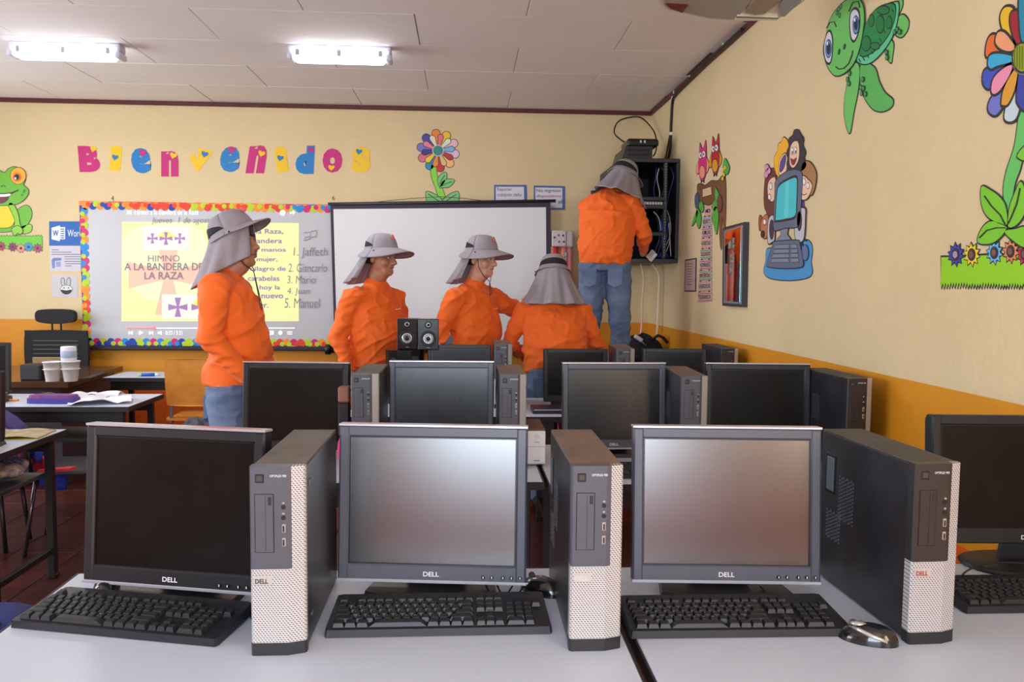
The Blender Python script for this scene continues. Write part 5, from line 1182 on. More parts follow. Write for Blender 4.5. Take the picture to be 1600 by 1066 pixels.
# left monitors
for args in ((-2.985, 5.14, 9, 'black monitor on the paper desk, cut by the left edge of the photo'), (-2.15, 3.55, 0, 'black monitor on the nearest left desk, a sliver at the left edge of the photo')):
    put(mC, args[0], args[1], .72, args[2], args[3], 'monitor', None)
lk = make_keyboard(); lk.location = (-2.93, 4.93, .72); lk.rotation_euler.z = .1; tag(lk, 'black keyboard in front of the black monitor on the paper desk', 'keyboard', KG)
r_ = make_mouse(-2.56, 5.12, 80, 'small black mouse on the paper desk beside the pencil case', False); r_.location.z = .72
# things on the nearest desk's shelf
sh = empty('snack_bag', (-2.12, 3.80, .535), .2, 'colourful shiny plastic bag on the shelf of the nearest left desk', 'bag')
foil = mat('printed_foil', srgb(40, 60, 120), .25, var=1, vscale=18, var_col=srgb(210, 190, 160))
def lumpy(rx, ry, rz, seed, name, m_, par, z=0, k=.3):
    b = MB()
    def P(u, v):
        a = 2*PI*u; t = PI*(v-.5); n_ = 1+k*noise.noise(Vector((math.cos(a)*1.6+seed, math.sin(a)*1.6, v*3)))
        return Vector((rx*n_*math.cos(a)*math.cos(t), ry*n_*math.sin(a)*math.cos(t), z+rz+rz*.97*math.sin(t)*n_))
    b.grid(P, 26, 14); return b.build(name, m_, par)
lumpy(.12, .12, .045, 1, 'pouch', foil, sh); sh2 = empty('crumpled_wrapper', (-2.30, 3.66, .54), 0, 'blue crumpled wrapper next to the shiny bag on the desk shelf', 'wrapper'); lumpy(.10, .08, .06, 4, 'wrapper', mat('blue_foil', srgb(35, 60, 110), .25, var=1, vscale=14, var_col=srgb(20, 24, 40)), sh2)
# blue / red jacket on a chair
jc = empty('school_chair', (-2.12, 4.52, 0), math.radians(-78), 'dark grey school chair with chrome legs beside the nearest left desk', 'chair')
b = MB(); b.prism(spline([(-.19, -.02), (0, -.03), (.19, -.02), (.2, .16), (.18, .36), (0, .38), (-.18, .36), (-.2, .16)], 4), lambda u, v: Vector((u, v-.17, .43)), lambda u, v: Vector((u, v-.17, .445))); b.build('seat', flat(66, 62, 68, .5), jc)
for sx in (-1, 1):
    for sy in (-1, 1):
        b = MB(); b.tube([(sx*.16, sy*.15, .435), (sx*.20, sy*.21, .0)], .011, 10); b.build('leg', mat('chrome_leg', srgb(90, 88, 94), .25, .8), jc)
b = MB(); b.prism(spline([(-.16, .47), (.16, .47), (.17, .62), (-.17, .62)], 3), lambda u, v: Vector((u, -.20, v)), lambda u, v: Vector((u, -.19, v))); b.build('backrest', flat(66, 62, 68, .5), jc)
for s in (-1, 1): b = MB(); b.tube([(s*.17, -.17, .43), (s*.16, -.20, .60)], .011, 8); b.build('back_post', legm, jc)
jk = empty('striped_jacket', (-2.22, 4.36, .445), 0, 'blue and red striped cloth hanging over the dark school chair', 'jacket')
for k, (c, z0) in enumerate((((40, 80, 190), .06), ((200, 40, 70), -.01), ((38, 60, 170), -.09))):
    b = MB(); b.grid(lambda u, v: Vector((-.05+(.07+.03*k)*u, .02*math.sin(u*7), z0+.085*v-.02*u)), 10, 4)
    o = b.build('cloth_band', mat('cloth_%d' % k, srgb(*c), .8, bump=.4, bscale=40), jk, False); o.location.x = k*.03-.02
    sd_ = o.modifiers.new('thick', 'SOLIDIFY'); sd_.thickness = .012
b = MB(); b.prism([(0, 0), (.15, .03), (.16, .09), (.03, .04)], lambda u, v: Vector((u, v-.05, .0)), lambda u, v: Vector((u, v-.05, .012))); b.build('red_strap', flat(225, 60, 70, .7), jk)
# striped backpack behind nearest desk
bp_ = empty('striped_backpack', (-2.60, 4.48, .40), 0, 'purple backpack with pink and grey stripes between the two left desks', 'backpack')
cols = [(70, 60, 130), (80, 75, 165), (170, 60, 110), (75, 70, 150), (110, 100, 175), (180, 70, 100), (90, 85, 150), (175, 165, 165), (60, 62, 82), (50, 52, 70)]
for k, c in enumerate(cols):
    b = MB(); pts = []
    R0, R1 = .30-.018*k, (.30-.018*(k+1)+.002 if k < 9 else .01)
    arc = [(R0*math.cos(a), .36*R0/.30*math.sin(a)*1.0) for a in [PI*j/16 for j in range(17)]]; arc2 = [(R1*math.cos(a), .36*R1/.30*math.sin(a)) for a in [PI*j/16 for j in range(17)]][::-1]
    b.prism(arc+arc2, lambda u, v: Vector((u, -.06-.004*k, v)), lambda u, v: Vector((u, .06, v))); b.build('stripe_panel', mat('bag_%d' % k, srgb(*c), .75, bump=.3, bscale=60), bp_)
table_chair = empty('wooden_stool', (-2.60, 4.48, 0), 0, 'dark stool carrying the striped backpack', 'stool')
boxo('seat', flat(50, 40, 38), table_chair, -.2, .2, -.14, .14, .37, .40, .005)
for sx in (-1, 1):
    for sy in (-1, 1): b = MB(); b.tube([(sx*.15, sy*.1, .37), (sx*.18, sy*.12, 0)], .012, 8); b.build('leg', legm, table_chair)
# backpack under the wooden chair
b3 = empty('blue_backpack', (-1.86, 5.72, 0), 0, 'dark blue patterned backpack standing by the wooden chair', 'backpack')
lumpy(.13, .09, .25, 7, 'pack', mat('blue_camo', srgb(40, 50, 90), .7, var=1, vscale=22, var_col=srgb(120, 120, 110)), b3, 0, .15)
lumpy(.09, .04, .12, 9, 'pocket', mat('blue_pocket', srgb(50, 60, 120), .7), b3, .05, .1).location = (0, -.08, 0); b = MB(); b.tube([(-.10, -.02, .42), (-.13, -.05, .25), (-.11, -.02, .08)], .014, 8); b.build('strap', flat(20, 20, 26), b3)
# backpack on the floor at the left
b4 = empty('school_bag', (-1.78, 2.98, 0), .2, 'blue and purple patterned school bag on the floor at the bottom left', 'backpack')
lumpy(.26, .20, .13, 3, 'pack', mat('plaid_blue', srgb(20, 60, 130), .7, var=1, vscale=16, var_col=srgb(60, 30, 90), bump=.3, bscale=30), b4, 0, .12); b = MB(); b.tube([(-.1, -.1, .22), (0, -.14, .27), (.12, -.1, .22)], .012, 8); b.build('handle', flat(30, 40, 80), b4)
# crumpled foil on the floor, scraps
sp_ = empty('crumpled_foil', (-2.53, 4.22, 0), 0, 'small crumpled shiny wrapper on the dark red floor', 'litter'); lumpy(.05, .05, .03, 6, 'foil', mat('foil', srgb(190, 190, 200), .3, .7), sp_, 0, .6)
for k, (px, py) in enumerate(((-2.02, 3.96-.5), (-1.72, 4.2), (-1.5, 4.9), (-1.62, 3.3))):
    o = MB().box(-.012, .012, -.008, .008, 0, .003, .001).build('paper_scrap', flat(190, 180, 175)); o.location = (px, py, 0); tag(o, 'tiny white paper scrap lying on the dark red floor', 'litter', 'paper scraps on the floor')
# corner bag and the chair the man stands on
cb_ = empty('black_bag', (1.40, 6.34, .795), 0, 'black cloth bag heaped on the table in the far right corner', 'bag')
lumpy(.17, .16, .13, 12, 'bag_body', mat('black_cloth', srgb(20, 20, 34), .85, bump=.4, bscale=30), cb_, 0, .25); b = MB(); b.tube([(.05, -.1, .22), (.1, -.12, .26), (.15, -.08, .24), (.18, -.1, .20)], .012, 8); b.build('strap', flat(22, 20, 26), cb_)
wr = empty('white_plug', (1.345, 6.20, 1.03), 0, 'white power plug lying on the black bag in the corner', 'plug'); b = MB(); b.box(-.04, .03, -.02, .02, -.015, .015, .006, M=Matrix.Rotation(.6, 4, 'Y')); b.build('plug_body', flat(210, 210, 216), wr); b = MB(); b.tube([(.02, -.005, -.02), (.06, -.01, -.06)], .005, 8); b.build('prong', stl, wr)
rg = empty('grey_cloth', (1.30, 6.0, .78), 0, 'grey cloth bundle on the corner table behind the third row tower', 'cloth'); rg.location = (1.16, 6.22, .78); lumpy(.10, .10, .06, 15, 'bundle', mat('grey_cloth', srgb(120, 122, 135), .8, bump=.5, bscale=40), rg)
sc2 = empty('step_chair', (.97, 5.80, 0), 0, 'sturdy wooden chair the man at the rack stands on', 'chair')
boxo('seat', ply, sc2, -.24, .24, -.22, .22, .50, .53, .006)
for sx in (-1, 1):
    for sy in (-1, 1): boxo('leg', legm, sc2, sx*.2-.018, sx*.2+.018, sy*.18-.018, sy*.18+.018, 0, .50, .003)
# ------------------------------------------------------------ people
skin_cols = {'tan': srgb(186, 126, 98), 'light': srgb(214, 160, 134)}
def skinmat(k): return mat('skin_'+k, skin_cols[k], .5, bump=.05, bscale=60, var=.08, vscale=20)
orange = mat('orange_shirt', srgb(250, 108, 22), .75, bump=.12, bscale=250, sheen=.1)
denim = mat('blue_denim', srgb(92, 112, 148), .8, bump=.15, bscale=300, var=.35, vscale=7, var_col=srgb(120, 140, 172))
hatm = mat('grey_hat_fabric', srgb(158, 150, 158), .8, bump=.25, bscale=40, var=.08, vscale=20)
hatdk = mat('hat_underside', srgb(118, 104, 118), .8)
mesh_band = mat('black_mesh_band', srgb(30, 29, 34), .8, bump=.3, bscale=300)
def finish(b, name, m_, parent, voxel, smooth_it=2, wrinkle=0.0, wfn=None, seed=0):
    """join overlapping closed shapes into ONE continuous surface"""
    bmesh.ops.recalc_face_normals(b.bm, faces=b.bm.faces)
    me = bpy.data.meshes.new('tmp'); b.bm.to_mesh(me); b.bm.free()
    o = bpy.data.objects.new('tmp', me); COL.objects.link(o)
    rm = o.modifiers.new('r', 'REMESH'); rm.mode = 'VOXEL'; rm.voxel_size = voxel; rm.use_smooth_shade = True
    sm = o.modifiers.new('s', 'SMOOTH'); sm.iterations = smooth_it; sm.factor = .5
    dg = bpy.context.evaluated_depsgraph_get(); dg.update()
    me2 = bpy.data.meshes.new_from_object(o.evaluated_get(dg)); bpy.data.objects.remove(o); bpy.data.meshes.remove(me)
    me2.name = name; me2.materials.clear(); me2.materials.append(m_)
    if wrinkle or wfn:
        nn = [v.normal.copy() for v in me2.vertices]
        for v, n_ in zip(me2.vertices, nn):
            p = v.co; d = 0
            if wfn: d += wfn(p, seed)
            if wrinkle:
                w1 = noise.noise(p*2.5+Vector((seed, 3, 1)))*.5
                q = Vector((p.x*5+seed, p.y*5+w1, (p.z+.35*abs(p.x)+.3*w1)*13)); r1 = max(0, 1-abs(noise.noise(q))*3.2)**2
                q2 = Vector((p.x*9-p.z*7+seed*3, p.y*6, p.z*8+p.x*5)); r2 = max(0, 1-abs(noise.noise(q2))*3.5)**2
                d += wrinkle*(r1-.35)+wrinkle*.7*(r2-.3)
            v.co = p+n_*d
    for p in me2.polygons: p.use_smooth = True
    oo = bpy.data.objects.new(name, me2); link(oo, parent)
    if wrinkle:
        md = oo.modifiers.new('soften', 'SMOOTH'); md.iterations = 3; md.factor = .5
    return oo
def folds(k):
    def f(p, seed):
        a = noise.noise(Vector((p.x*3+seed, p.y*3, p.z*3)))*3
        s = math.sin((p.z*1.0+abs(p.x)*.9+.25*a*.1)*62+a*2.2)
        m_ = max(0, noise.noise(Vector((p.x*5+seed*2, p.y*5, p.z*5+3))))
        return k*s*m_*2.0
    return f
def hand(b, wr, d, up, side, curl=.5, s=1.0):
    """wr wrist, d pointing direction, up = back of hand, side = towards the thumb"""
    wr, d, up, side = Vector(wr), Vector(d).normalized(), Vector(up).normalized(), Vector(side).normalized()
    side = (side-d*side.dot(d)).normalized(); up = side.cross(d)*(1 if side.cross(d).dot(up) > 0 else -1)
    b.tube([wr-d*.03*s, wr, wr+d*.04*s, wr+d*.085*s], [(.026*s, .019*s), (.027*s, .017*s), (.040*s, .015*s), (.041*s, .012*s)], 12, hint=side, round_cap=True)
    for k, (o_, L) in enumerate(((.029, .068), (.010, .076), (-.010, .071), (-.028, .056))):
        p = wr+d*.078*s+side*o_*s; dirv = d.copy(); pts = [p]; 
        for j, fr in enumerate((.46, .30, .24)):
            ang = curl*(.5+.35*j); dirv = (dirv*math.cos(ang)-up*math.sin(ang)).normalized() if j or curl else dirv
            up2 = up
            p = p+dirv*L*fr*s; pts.append(p)
        b.tube(pts, [.0092*s, .0088*s, .0082*s, .007*s], 8, hint=side, round_cap=True)
    p0 = wr+d*.02*s+side*.026*s; td = (d*.65+side*.65-up*.25).normalized()
    b.tube([p0-side*.01*s, p0+td*.028*s, p0+td*.05*s+d*.004, p0+td*.05*s+(d*.8-up*curl*.6).normalized()*.024*s], [.014*s, .0115*s, .0098*s, .008*s], 8, round_cap=True)
def person(label, x, y, z, face_deg, J, hem=0.0, skin='tan', s=1.0, hat=None, belly=.0, width=1.0, seed=0, hands=None, beard=False, logo_=True, head=None):
    """face_deg: heading of the chest in the ground plane (0 = +x); local +y is forward, +x is the person's right side"""
    root = empty('person', (x, y, z), math.radians(face_deg-90), label, 'person', None)
    D = dict(hip=(0, 0, .93), waist=(0, .0, 1.04), belly=(0, .015, 1.12), chest=(0, 0, 1.27), sh=(0, -.01, 1.40), neck=(0, -.005, 1.47), head=(0, .02, 1.60),
             hf=(0, 1, 0), rs=(.185, -.01, 1.395), re=(.25, -.03, 1.13), rw=(.24, .06, .89), ls=(-.185, -.01, 1.395), le=(-.25, -.03, 1.13), lw=(-.24, .06, .89),
             rh=(.09, 0, .90), rk=(.10, .02, .49), ra=(.10, -.01, .085), lh=(-.09, 0, .90), lk=(-.10, .02, .49), la=(-.10, -.01, .085), rf=(0, 1, 0), lf=(0, 1, 0))
    D.update(J); V = {k: Vector(v) for k, v in D.items()}
    w = width; X = (1, 0, 0)
    # ---- continuous body
    b = MB(); K = .86
    hd, hf = V['head'], V['hf'].normalized()
    b.tube([V['hip']-Vector((0, 0, .05)), V['hip'], V['waist'], V['chest'], V['sh'], V['sh']+(V['neck']-V['sh'])*.7], [(.15*w*K, .11*K), (.165*w*K, .125*K), (.155*w*K, .12*K), (.175*w*K, .12*K), (.15*w*K, .09*K), (.06, .055)], 20, hint=X)
    b.tube([V['sh'], V['neck'], hd-Vector((0, 0, .03))], [(.075, .062), (.062, .058), (.058, .058)], 16, hint=X)
    for q in 'rl':
        b.tube([V['sh']*.5+V[q+'s']*.5, V[q+'s'], V[q+'e'], V[q+'w']], [.055, .05, .04, .027], 12, round_cap=True)
        b.tube([V[q+'h'], (V[q+'h']+V[q+'k'])/2, V[q+'k'], (V[q+'k']*.6+V[q+'a']*.4), V[q+'a']], [.075, .068, .05, .052, .034], 14, round_cap=True)
        f_ = V[q+'f'].normalized(); a_ = V[q+'a']; b.tube([a_-f_*.03-Vector((0, 0, .045)), a_+f_*.12-Vector((0, 0, .055))], [(.03, .025), (.035, .018)], 10, round_cap=True)
        hs = (hands or {}).get(q)
        dd = (V[q+'w']-V[q+'e']).normalized()
        if hs is None: hs = (dd, (1 if q == 'r' else -1, 0, 0), (0, 1, .1), .55)
        hand(b, V[q+'w']+dd*.02, hs[0], hs[1], hs[2], hs[3])
    # head: skull, jaw, nose, ears, chin in a frame looking along hf
    zf = Vector((0, 0, 1)); tilt = V.get('hup', zf) if 'hup' in V else zf
    rt = hf.cross(tilt).normalized(); upv = rt.cross(hf).normalized()
    MH = Matrix((rt, hf, upv)).transposed().to_4x4(); MH.translation = hd
    H = lambda a, b_, c: MH @ Vector((a, b_, c))
    HM = MH.to_3x3().to_4x4()
    b.ball(H(0, -.012, .035), (.076, .094, .088), 22, M=HM); b.ball(H(0, .014, -.030), (.064, .078, .082), 20, M=HM)
    b.tube([H(-.03, .062, -.078), H(0, .078, -.085), H(.03, .062, -.078)], .022, 10, round_cap=True)        # chin
    b.tube([H(0, .086, .026), H(0, .099, .0), H(0, .112, -.018)], [(.009, .010), (.012, .012), (.016, .013)], 10, hint=rt, round_cap=True)  # nose
    for q in (-1, 1):
        b.ball(H(q*.013, .099, -.022), .011, 8); b.ball(H(q*.040, .060, -.020), (.028, .026, .030), 12, M=HM)   # nostrils, cheeks
        b.tube([H(q*.012, .088, .034), H(q*.035, .083, .040), H(q*.055, .066, .034)], .010, 8, round_cap=True)       # brow ridge
        b.ball(H(q*.078, -.008, -.002), (.010, .019, .032), 12, M=HM @ Matrix.Rotation(.25*q, 4, 'Z'))          # ears
    b.tube([H(-.024, .083, -.044), H(0, .094, -.041), H(.024, .083, -.044)], [.006, .0085, .006], 8, round_cap=True); b.tube([H(-.02, .082, -.055), H(0, .092, -.056), H(.02, .082, -.055)], [.006, .009, .006], 8, round_cap=True)
    b.tube([H(0, .02, -.09), H(0, -.02, -.12), V['neck']+Vector((0, .01, .01))], [(.052, .052), (.062, .060), (.066, .060)], 12, hint=rt, round_cap=True)
    body = finish(b, 'body', skinmat(skin), root, .0062, 2)
    lipm = mat('lip', srgb(140, 72, 66), .5)
    b = MB(); b.tube([H(-.023, .0915, -.0495), H(0, .1015, -.0490), H(.023, .0915, -.0495)], [.0018, .0026, .0018], 6, round_cap=True); b.build('mouth', lipm, body)
    for q in (-1, 1):
        b = MB(); b.ball(H(q*.031, .0795, .012), (.0125, .0085, .0065), 12, M=HM); e = b.build('eye', flat(226, 220, 214, .2), body)
        b = MB(); b.ball(H(q*.031+.001, .0865, .012), (.0052, .003, .0052), 10, M=HM); b.build('pupil', flat(40, 26, 20, .2), e)
        b = MB(); b.tube([H(q*.014, .098, .037), H(q*.032, .093, .044), H(q*.052, .077, .038)], [(.003, .004), (.004, .005), (.002, .003)], 6, round_cap=True); b.build('eyebrow', flat(44, 34, 30, .8), body)
    b = MB()   # short dark hair below the hat
    b.grid(lambda u, v: H(*(lambda a: ((.0785-.004*v)*math.sin(a), -.014-(.092-.010*v)*math.cos(a), .045-.085*v))((u-.5)*PI*1.05)), 24, 6); hr = b.build('hair', flat(36, 30, 30, .8), root, False)
    hr.modifiers.new('t', 'SOLIDIFY').thickness = .005
    # ---- shirt
    b = MB(); cb = belly
    hipz = V['hip'].lerp(V['waist'], .25)
    low = V['hip']-(V['waist']-V['hip']).normalized()*.045
    b.tube([low, V['hip'], V['waist'], V['belly'], V['chest'], V['chest'].lerp(V['sh'], .6), V['sh'], V['sh'].lerp(V['neck'], .45), V['neck'].lerp(V['sh'], .12)],
           [(.168*w+hem*.3, .118+cb*.5+hem), (.174*w, .125+cb*.8+hem), (.174*w+cb*.3, .128+cb), (.176*w+cb*.2, .130+cb), (.184*w, .120+cb*.3), (.178*w, .108), (.148*w, .088), (.092, .072), (.070, .062)], 26, hint=X)
    for q in 'rl':
        S, E, Wr = V[q+'s'], V[q+'e'], V[q+'w']
        mid = V['sh'].lerp(S, .45)
        b.tube([mid-Vector((0, 0, .01)), S, S.lerp(E, .5), E, E.lerp(Wr, .5), E.lerp(Wr, .97)], [.074, .074, .064, .057, .047, .035], 16, round_cap=False)
    shirt = finish(b, 'shirt', orange, root, .0075, 2, .0125, folds(.006), seed)
    b = MB()   # ribbed collar
    cN = V['neck'].lerp(V['sh'], .12); b.tube([cN+Vector((.066*math.cos(a), .058*math.sin(a), .004-.012*math.sin(a))) for a in [2*PI*i/20 for i in range(21)]], .006, 8, caps=False); b.build('collar', orange, shirt)
    if logo_:
        pz = V['chest'].lerp(V['sh'], .25); b = MB(); px_ = -.085
        for i in range(7): b.box(px_-.03+i*.009, px_-.0235+i*.009, -.002, .003, -.003, .003+(.002 if i == 0 else 0), .0005)
        o = b.build('chest_print', flat(245, 235, 225), shirt); o.location = pz+Vector((0, .133+cb*.3, 0)); o.rotation_euler = (-.12, .05, .32)
    # ---- jeans
    b = MB()
    b.tube([V['hip']-Vector((0, 0, .08)), V['hip'], V['waist']-Vector((0, 0, .03))], [(.150*w, .112+cb*.2), (.158*w, .112+cb*.4), (.148*w, .108+cb*.6)], 24, hint=X)
    for q in 'rl':
        h, k, a = V[q+'h'], V[q+'k'], V[q+'a']
        b.tube([h+Vector((0, 0, .02)), h.lerp(k, .35), k, k.lerp(a, .5), a+Vector((0, 0, -.02))], [(.097, .108), (.092, .098), (.070, .074), (.062, .066), (.060, .066)], 16, hint=X)
    jeans = finish(b, 'jeans', denim, root, .009, 2, .008, folds(.004), seed+5)
    for q in (-1, 1):   # back pockets as stitched panels
        p = V['hip']+Vector((q*.082*w, -(.119+cb*.35), -.125)); b = MB()
        b.prism([(-.05, .06), (.05, .06), (.05, -.045), (0, -.07), (-.05, -.045)], lambda u, v: Vector((u, .012+.35*u*u*6, v)), lambda u, v: Vector((u, -.004+.35*u*u*6, v))); o = b.build('back_pocket', denim, jeans); o.location = p
    for q in 'rl':
        f_ = V[q+'f'].normalized(); a = V[q+'a']; sd = f_.cross(Vector((0, 0, 1)))
        b = MB(); P = [a-f_*.06+Vector((0, 0, .03-a.z+.03)), a-f_*.02+Vector((0, 0, .05-a.z+.03)), a+f_*.07+Vector((0, 0, .048-a.z)), a+f_*.15+Vector((0, 0, .036-a.z))]
        P = [Vector((p.x, p.y, p.z+a.z-.085)) for p in P]
        b.tube(P, [(.036, .045), (.042, .055), (.046, .040), (.040, .030)], 14, hint=sd, round_cap=True); sh = b.build('shoe', flat(44, 38, 36, .6), root)
    # ---- hat
    hp = hat or {}
    t = hp.get('tilt', 0.0); HH = MH @ Matrix.Translation((0, -.004, hp.get('up', .072))) @ Matrix.Rotation(t, 4, 'X')
    hroot = bpy.data.objects.new('sun_hat', None); link(hroot, root); hroot.empty_display_size = .05; hroot.location = HH.translation
    Q = HH.copy(); Q.translation = (0, 0, 0)
    C = lambda a, b_, c: Q @ Vector((a, b_, c))
    b = MB(); cr = [(.0, .086), (.03, .084), (.052, .078), (.068, .066), (.078, .050), (.087, .027), (.092, .0), (.094, -.012)]
    b.grid(lambda u, v: (lambda i, f, a: C((cr[i][0]*(1-f)+cr[i+1][0]*f)*.98*math.cos(a), (cr[i][0]*(1-f)+cr[i+1][0]*f)*1.16*math.sin(a), cr[i][1]*(1-f)+cr[i+1][1]*f))(min(int(v*7), 6), v*7-min(int(v*7), 6), 2*PI*u), 32, 14)
    o = b.build('crown', hatm, hroot, False); o.modifiers.new('t', 'SOLIDIFY').thickness = .003
    b = MB()   # brim: long in front, narrow behind
    fl = hp.get('front', .105); sdw = hp.get('side', .07)
    def brim(u, v):
        a = 2*PI*u; c, s_ = math.cos(a), math.sin(a)
        ext = sdw*abs(c)**1.5+(fl if s_ > 0 else .012)*abs(s_)**1.6
        rr = v*ext; drop = -.012-rr*(.85-.55*max(0, s_)**1.5)
        return C((.093+rr)*.98*c, (.109+rr)*s_, drop)
    b.grid(brim, 48, 6); o = b.build('brim', hatm, hroot, False); o.modifiers.new('t', 'SOLIDIFY').thickness = .004
    b = MB()   # black mesh band round the back of the crown
    def band(u, v):
        a = PI+PI*u; k = math.sin(PI*u)**.5
        z_ = .004+.042*v*k
        rr = .0940-max(0, z_-.004)*.19-max(0, z_-.035)*.25
        return C((rr+.0015)*.98*math.cos(a), (rr+.0015)*1.16*math.sin(a), z_)
    b.grid(band, 30, 4); o = b.build('mesh_band', mesh_band, hroot, False); o.modifiers.new('t', 'SOLIDIFY').thickness = .003
    # neck flap
    FL = hp.get('len', .26); flare = hp.get('flare', .05); wrap = hp.get('wrap', 1.15); push = Vector(hp.get('push', (0, 0, 0)))
    qi = Q.inverted()
    b = MB()
    def flap(u, v):
        a = PI*1.5+(u-.5)*PI*wrap; r_ = .096+flare*v**1.3+.013*v*math.sin(u*31+seed+2*v)+.007*v*math.sin(u*57+seed*2)
        p = C(r_*.98*math.cos(a), r_*1.16*math.sin(a), -.004)
        dn = FL*(1-.18*abs(2*u-1)**2*(hp.get('round', 1)))
        return p+Vector((0, 0, -dn*v))+push*v**1.2
    b.grid(flap, 60, 16); o = b.build('neck_flap', hatm, hroot, False); o.modifiers.new('t', 'SOLIDIFY').thickness = .003
    for q in (-1, 1):
        b = MB(); p = C(q*.118, .02, -.026); b.ball(p, .0045, 8); b.build('eyelet', flat(40, 38, 44), hroot)
    b = MB(); b.ball(C(.012, .098, .058), (.016, .004, .018), 10, M=Q @ Matrix.Rotation(.35, 4, 'X')); b.build('emblem', mat('hat_emblem', srgb(238, 120, 100), .6), hroot)
    if hp.get('cord', True):
        b = MB(); O = HH.translation; g = lambda *a: H(*a)-O
        ck = hp.get('cordlen', .10)
        b.tube([g(.083, .02, .02), g(.077, .035, -.045), g(.05, .06, -.095), g(.015, .085, -.125), g(.0, .085, -.13), g(-.015, .085, -.125), g(-.05, .06, -.095), g(-.077, .035, -.045), g(-.083, .02, .02)], .0022, 6)
        b.tube([g(0, .085, -.13), g(.014, .10, -.13-ck*.5), g(.006, .105, -.13-ck), g(-.012, .105, -.13-ck*.8), g(0, .085, -.13)], .0022, 6); b.build('chin_cord', flat(24, 22, 26), hroot)
    return root
# man 1: profile, looks right
person('person in orange shirt and grey flap hat seen in profile before the whiteboard', -1.085, 3.92, 0, 4,
       dict(hip=(0, .0, .985), waist=(0, .015, 1.05), belly=(0, .025, 1.10), chest=(0, .0, 1.30), sh=(0, -.05, 1.44), neck=(0, -.045, 1.51), head=(0, -.005, 1.615), hf=(.12, 1, .08), hup=(0, -.02, 1),
            rs=(.17, -.05, 1.42), re=(.235, -.07, 1.20), rw=(.20, .10, 1.00), ls=(-.17, -.05, 1.42), le=(-.235, -.06, 1.19), lw=(-.19, .14, 1.02), rh=(.09, -.02, .95), lh=(-.09, 0, .95), rk=(.10, .0, .50), lk=(-.10, .03, .50)),
       width=.95, belly=.014, hem=.018, seed=1, hat=dict(tilt=.40, len=.20, flare=.035, wrap=1.75, push=(0, -.03, 0), side=.022, front=.078, cordlen=.2, round=.3))
# man 2
person('person in orange shirt, arms down, facing right behind the two small speakers', -.575, 5.30, 0, -42,
       dict(head=(0, .05, 1.60), neck=(0, .005, 1.475), hf=(-.25, 1, -.12), rs=(.19, -.01, 1.345), re=(.27, -.05, 1.10), rw=(.235, .03, .88), ls=(-.185, -.01, 1.345), le=(-.26, -.03, 1.10), lw=(-.16, .14, .92), chest=(0, .01, 1.24), sh=(0, -.01, 1.37), belly=(0, .03, 1.10)),
       width=1.12, belly=.045, seed=2, hat=dict(tilt=.16, len=.23, flare=.05, wrap=.95, push=(.02, -.07, 0), side=.07, front=.10, cord=False))
# man 3
person('person in orange shirt with black chin cord, arm reaching to the man beside him', .065, 5.34, 0, -40,
       dict(head=(0, .05, 1.60), neck=(0, .005, 1.475), hf=(-.15, 1, -.14), sh=(0, -.01, 1.385), chest=(0, .0, 1.24), rs=(.19, -.01, 1.355), re=(.255, -.07, 1.12), rw=(.20, .05, .98), ls=(-.185, .0, 1.35), le=(-.40, .10, 1.24), lw=(-.42, .12, 1.34)),
       skin='light', width=1.08, belly=.03, seed=3, hands=dict(r=((-.3, .6, -.5), (.8, .2, .3), (0, .4, .9), .6), l=((-.6, .5, .5), (0, -.3, .9), (0, .6, .3), .3)), hat=dict(tilt=.14, len=.23, flare=.04, wrap=.95, push=(.02, -.06, 0), side=.07, front=.10, cordlen=.09))
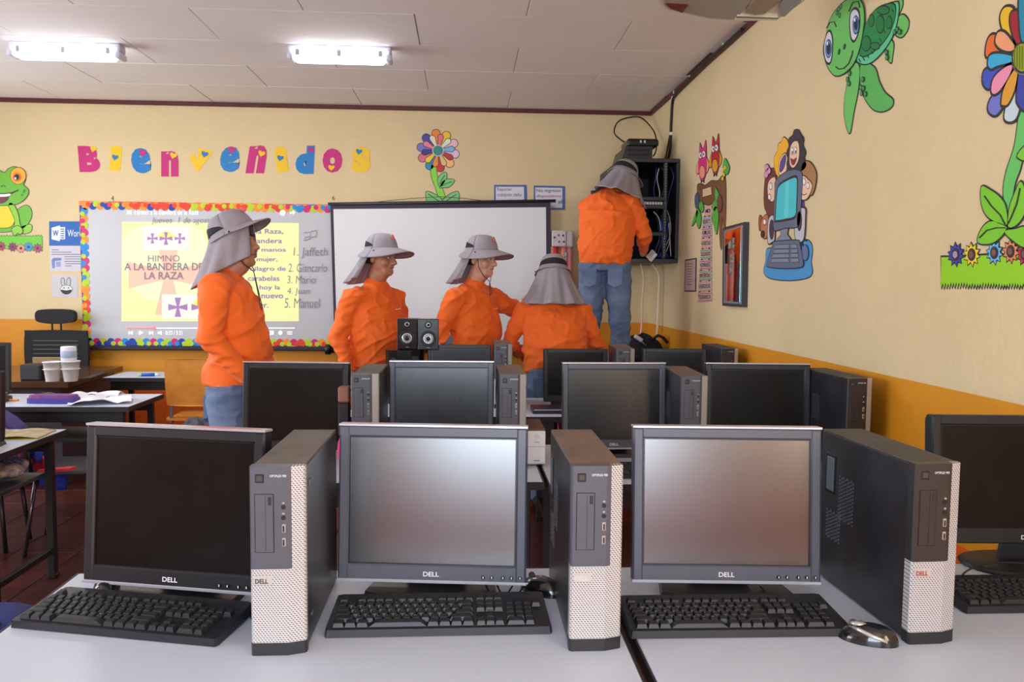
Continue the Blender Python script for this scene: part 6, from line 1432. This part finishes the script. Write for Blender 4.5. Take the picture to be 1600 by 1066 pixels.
# man 4: back view, bending over
person('person in orange shirt with back turned, head bowed, grey flap covering the neck', .575, 5.12, 0, 88,
       dict(hip=(0, 0, .93), waist=(0, .03, 1.03), belly=(0, .06, 1.08), chest=(0, .12, 1.20), sh=(0, .18, 1.315), neck=(0, .22, 1.37), head=(0, .25, 1.485), hf=(0, 1, -.25),
            rs=(.19, .17, 1.265), re=(.285, .16, 1.06), rw=(.15, .36, .93), ls=(-.19, .17, 1.265), le=(-.29, .16, 1.06), lw=(-.15, .36, .93), rh=(.09, 0, .90), lh=(-.09, 0, .90)),
       width=1.15, belly=.02, seed=4, logo_=False, hat=dict(tilt=.05, len=.275, flare=.105, wrap=1.12, push=(0, -.07, 0), side=.02, front=.09, cord=False))
# man 5: on the chair at the rack
person('person in orange shirt and jeans standing on a chair, working inside the black rack', .99, 5.74, .53, 72,
       dict(hip=(0, 0, 1.09), waist=(0, .01, 1.17), belly=(0, .03, 1.24), chest=(0, .06, 1.38), sh=(.01, .10, 1.52), neck=(.03, .14, 1.58), head=(.09, .21, 1.66), hf=(.25, 1, -.35), hup=(.25, .3, 1),
            rs=(.175, .10, 1.50), re=(.265, .10, 1.27), rw=(.24, .28, 1.16), ls=(-.16, .14, 1.47), le=(-.13, .36, 1.36), lw=(-.02, .50, 1.30), rh=(.09, 0, 1.05), lh=(-.09, 0, 1.05), rk=(.12, .02, .52), lk=(-.10, .02, .52), rf=(.1, 1, 0)),
       width=1.10, belly=.02, seed=6, logo_=False, hands=dict(r=((.1, .9, .2), (.9, -.1, .3), (-.2, .2, .9), .7)), hat=dict(tilt=0, len=.23, flare=.10, wrap=1.3, push=(-.03, -.13, .02), side=.03, front=.08, cord=False, round=0))
# crumpled paper in his hand
o = MB().box(-.012, .012, -.03, .05, -.035, .035, .004).build('white_cloth', flat(232, 232, 236, .8)); o.location = (1.37, 5.92, 1.655); o.rotation_euler = (.5, .5, .4); tag(o, 'small white cloth in the hand of the man on the chair', 'cloth')
# ------------------------------------------------------------ keep the tree at thing > part > sub-part
def depth(o):
    d = 1
    while o.parent is not None: o = o.parent; d += 1
    return d
for o in list(COL.objects):
    while depth(o) > 3:
        p = o.parent; mb = p.matrix_basis @ o.matrix_basis; o.parent = p.parent; o.matrix_basis = mb
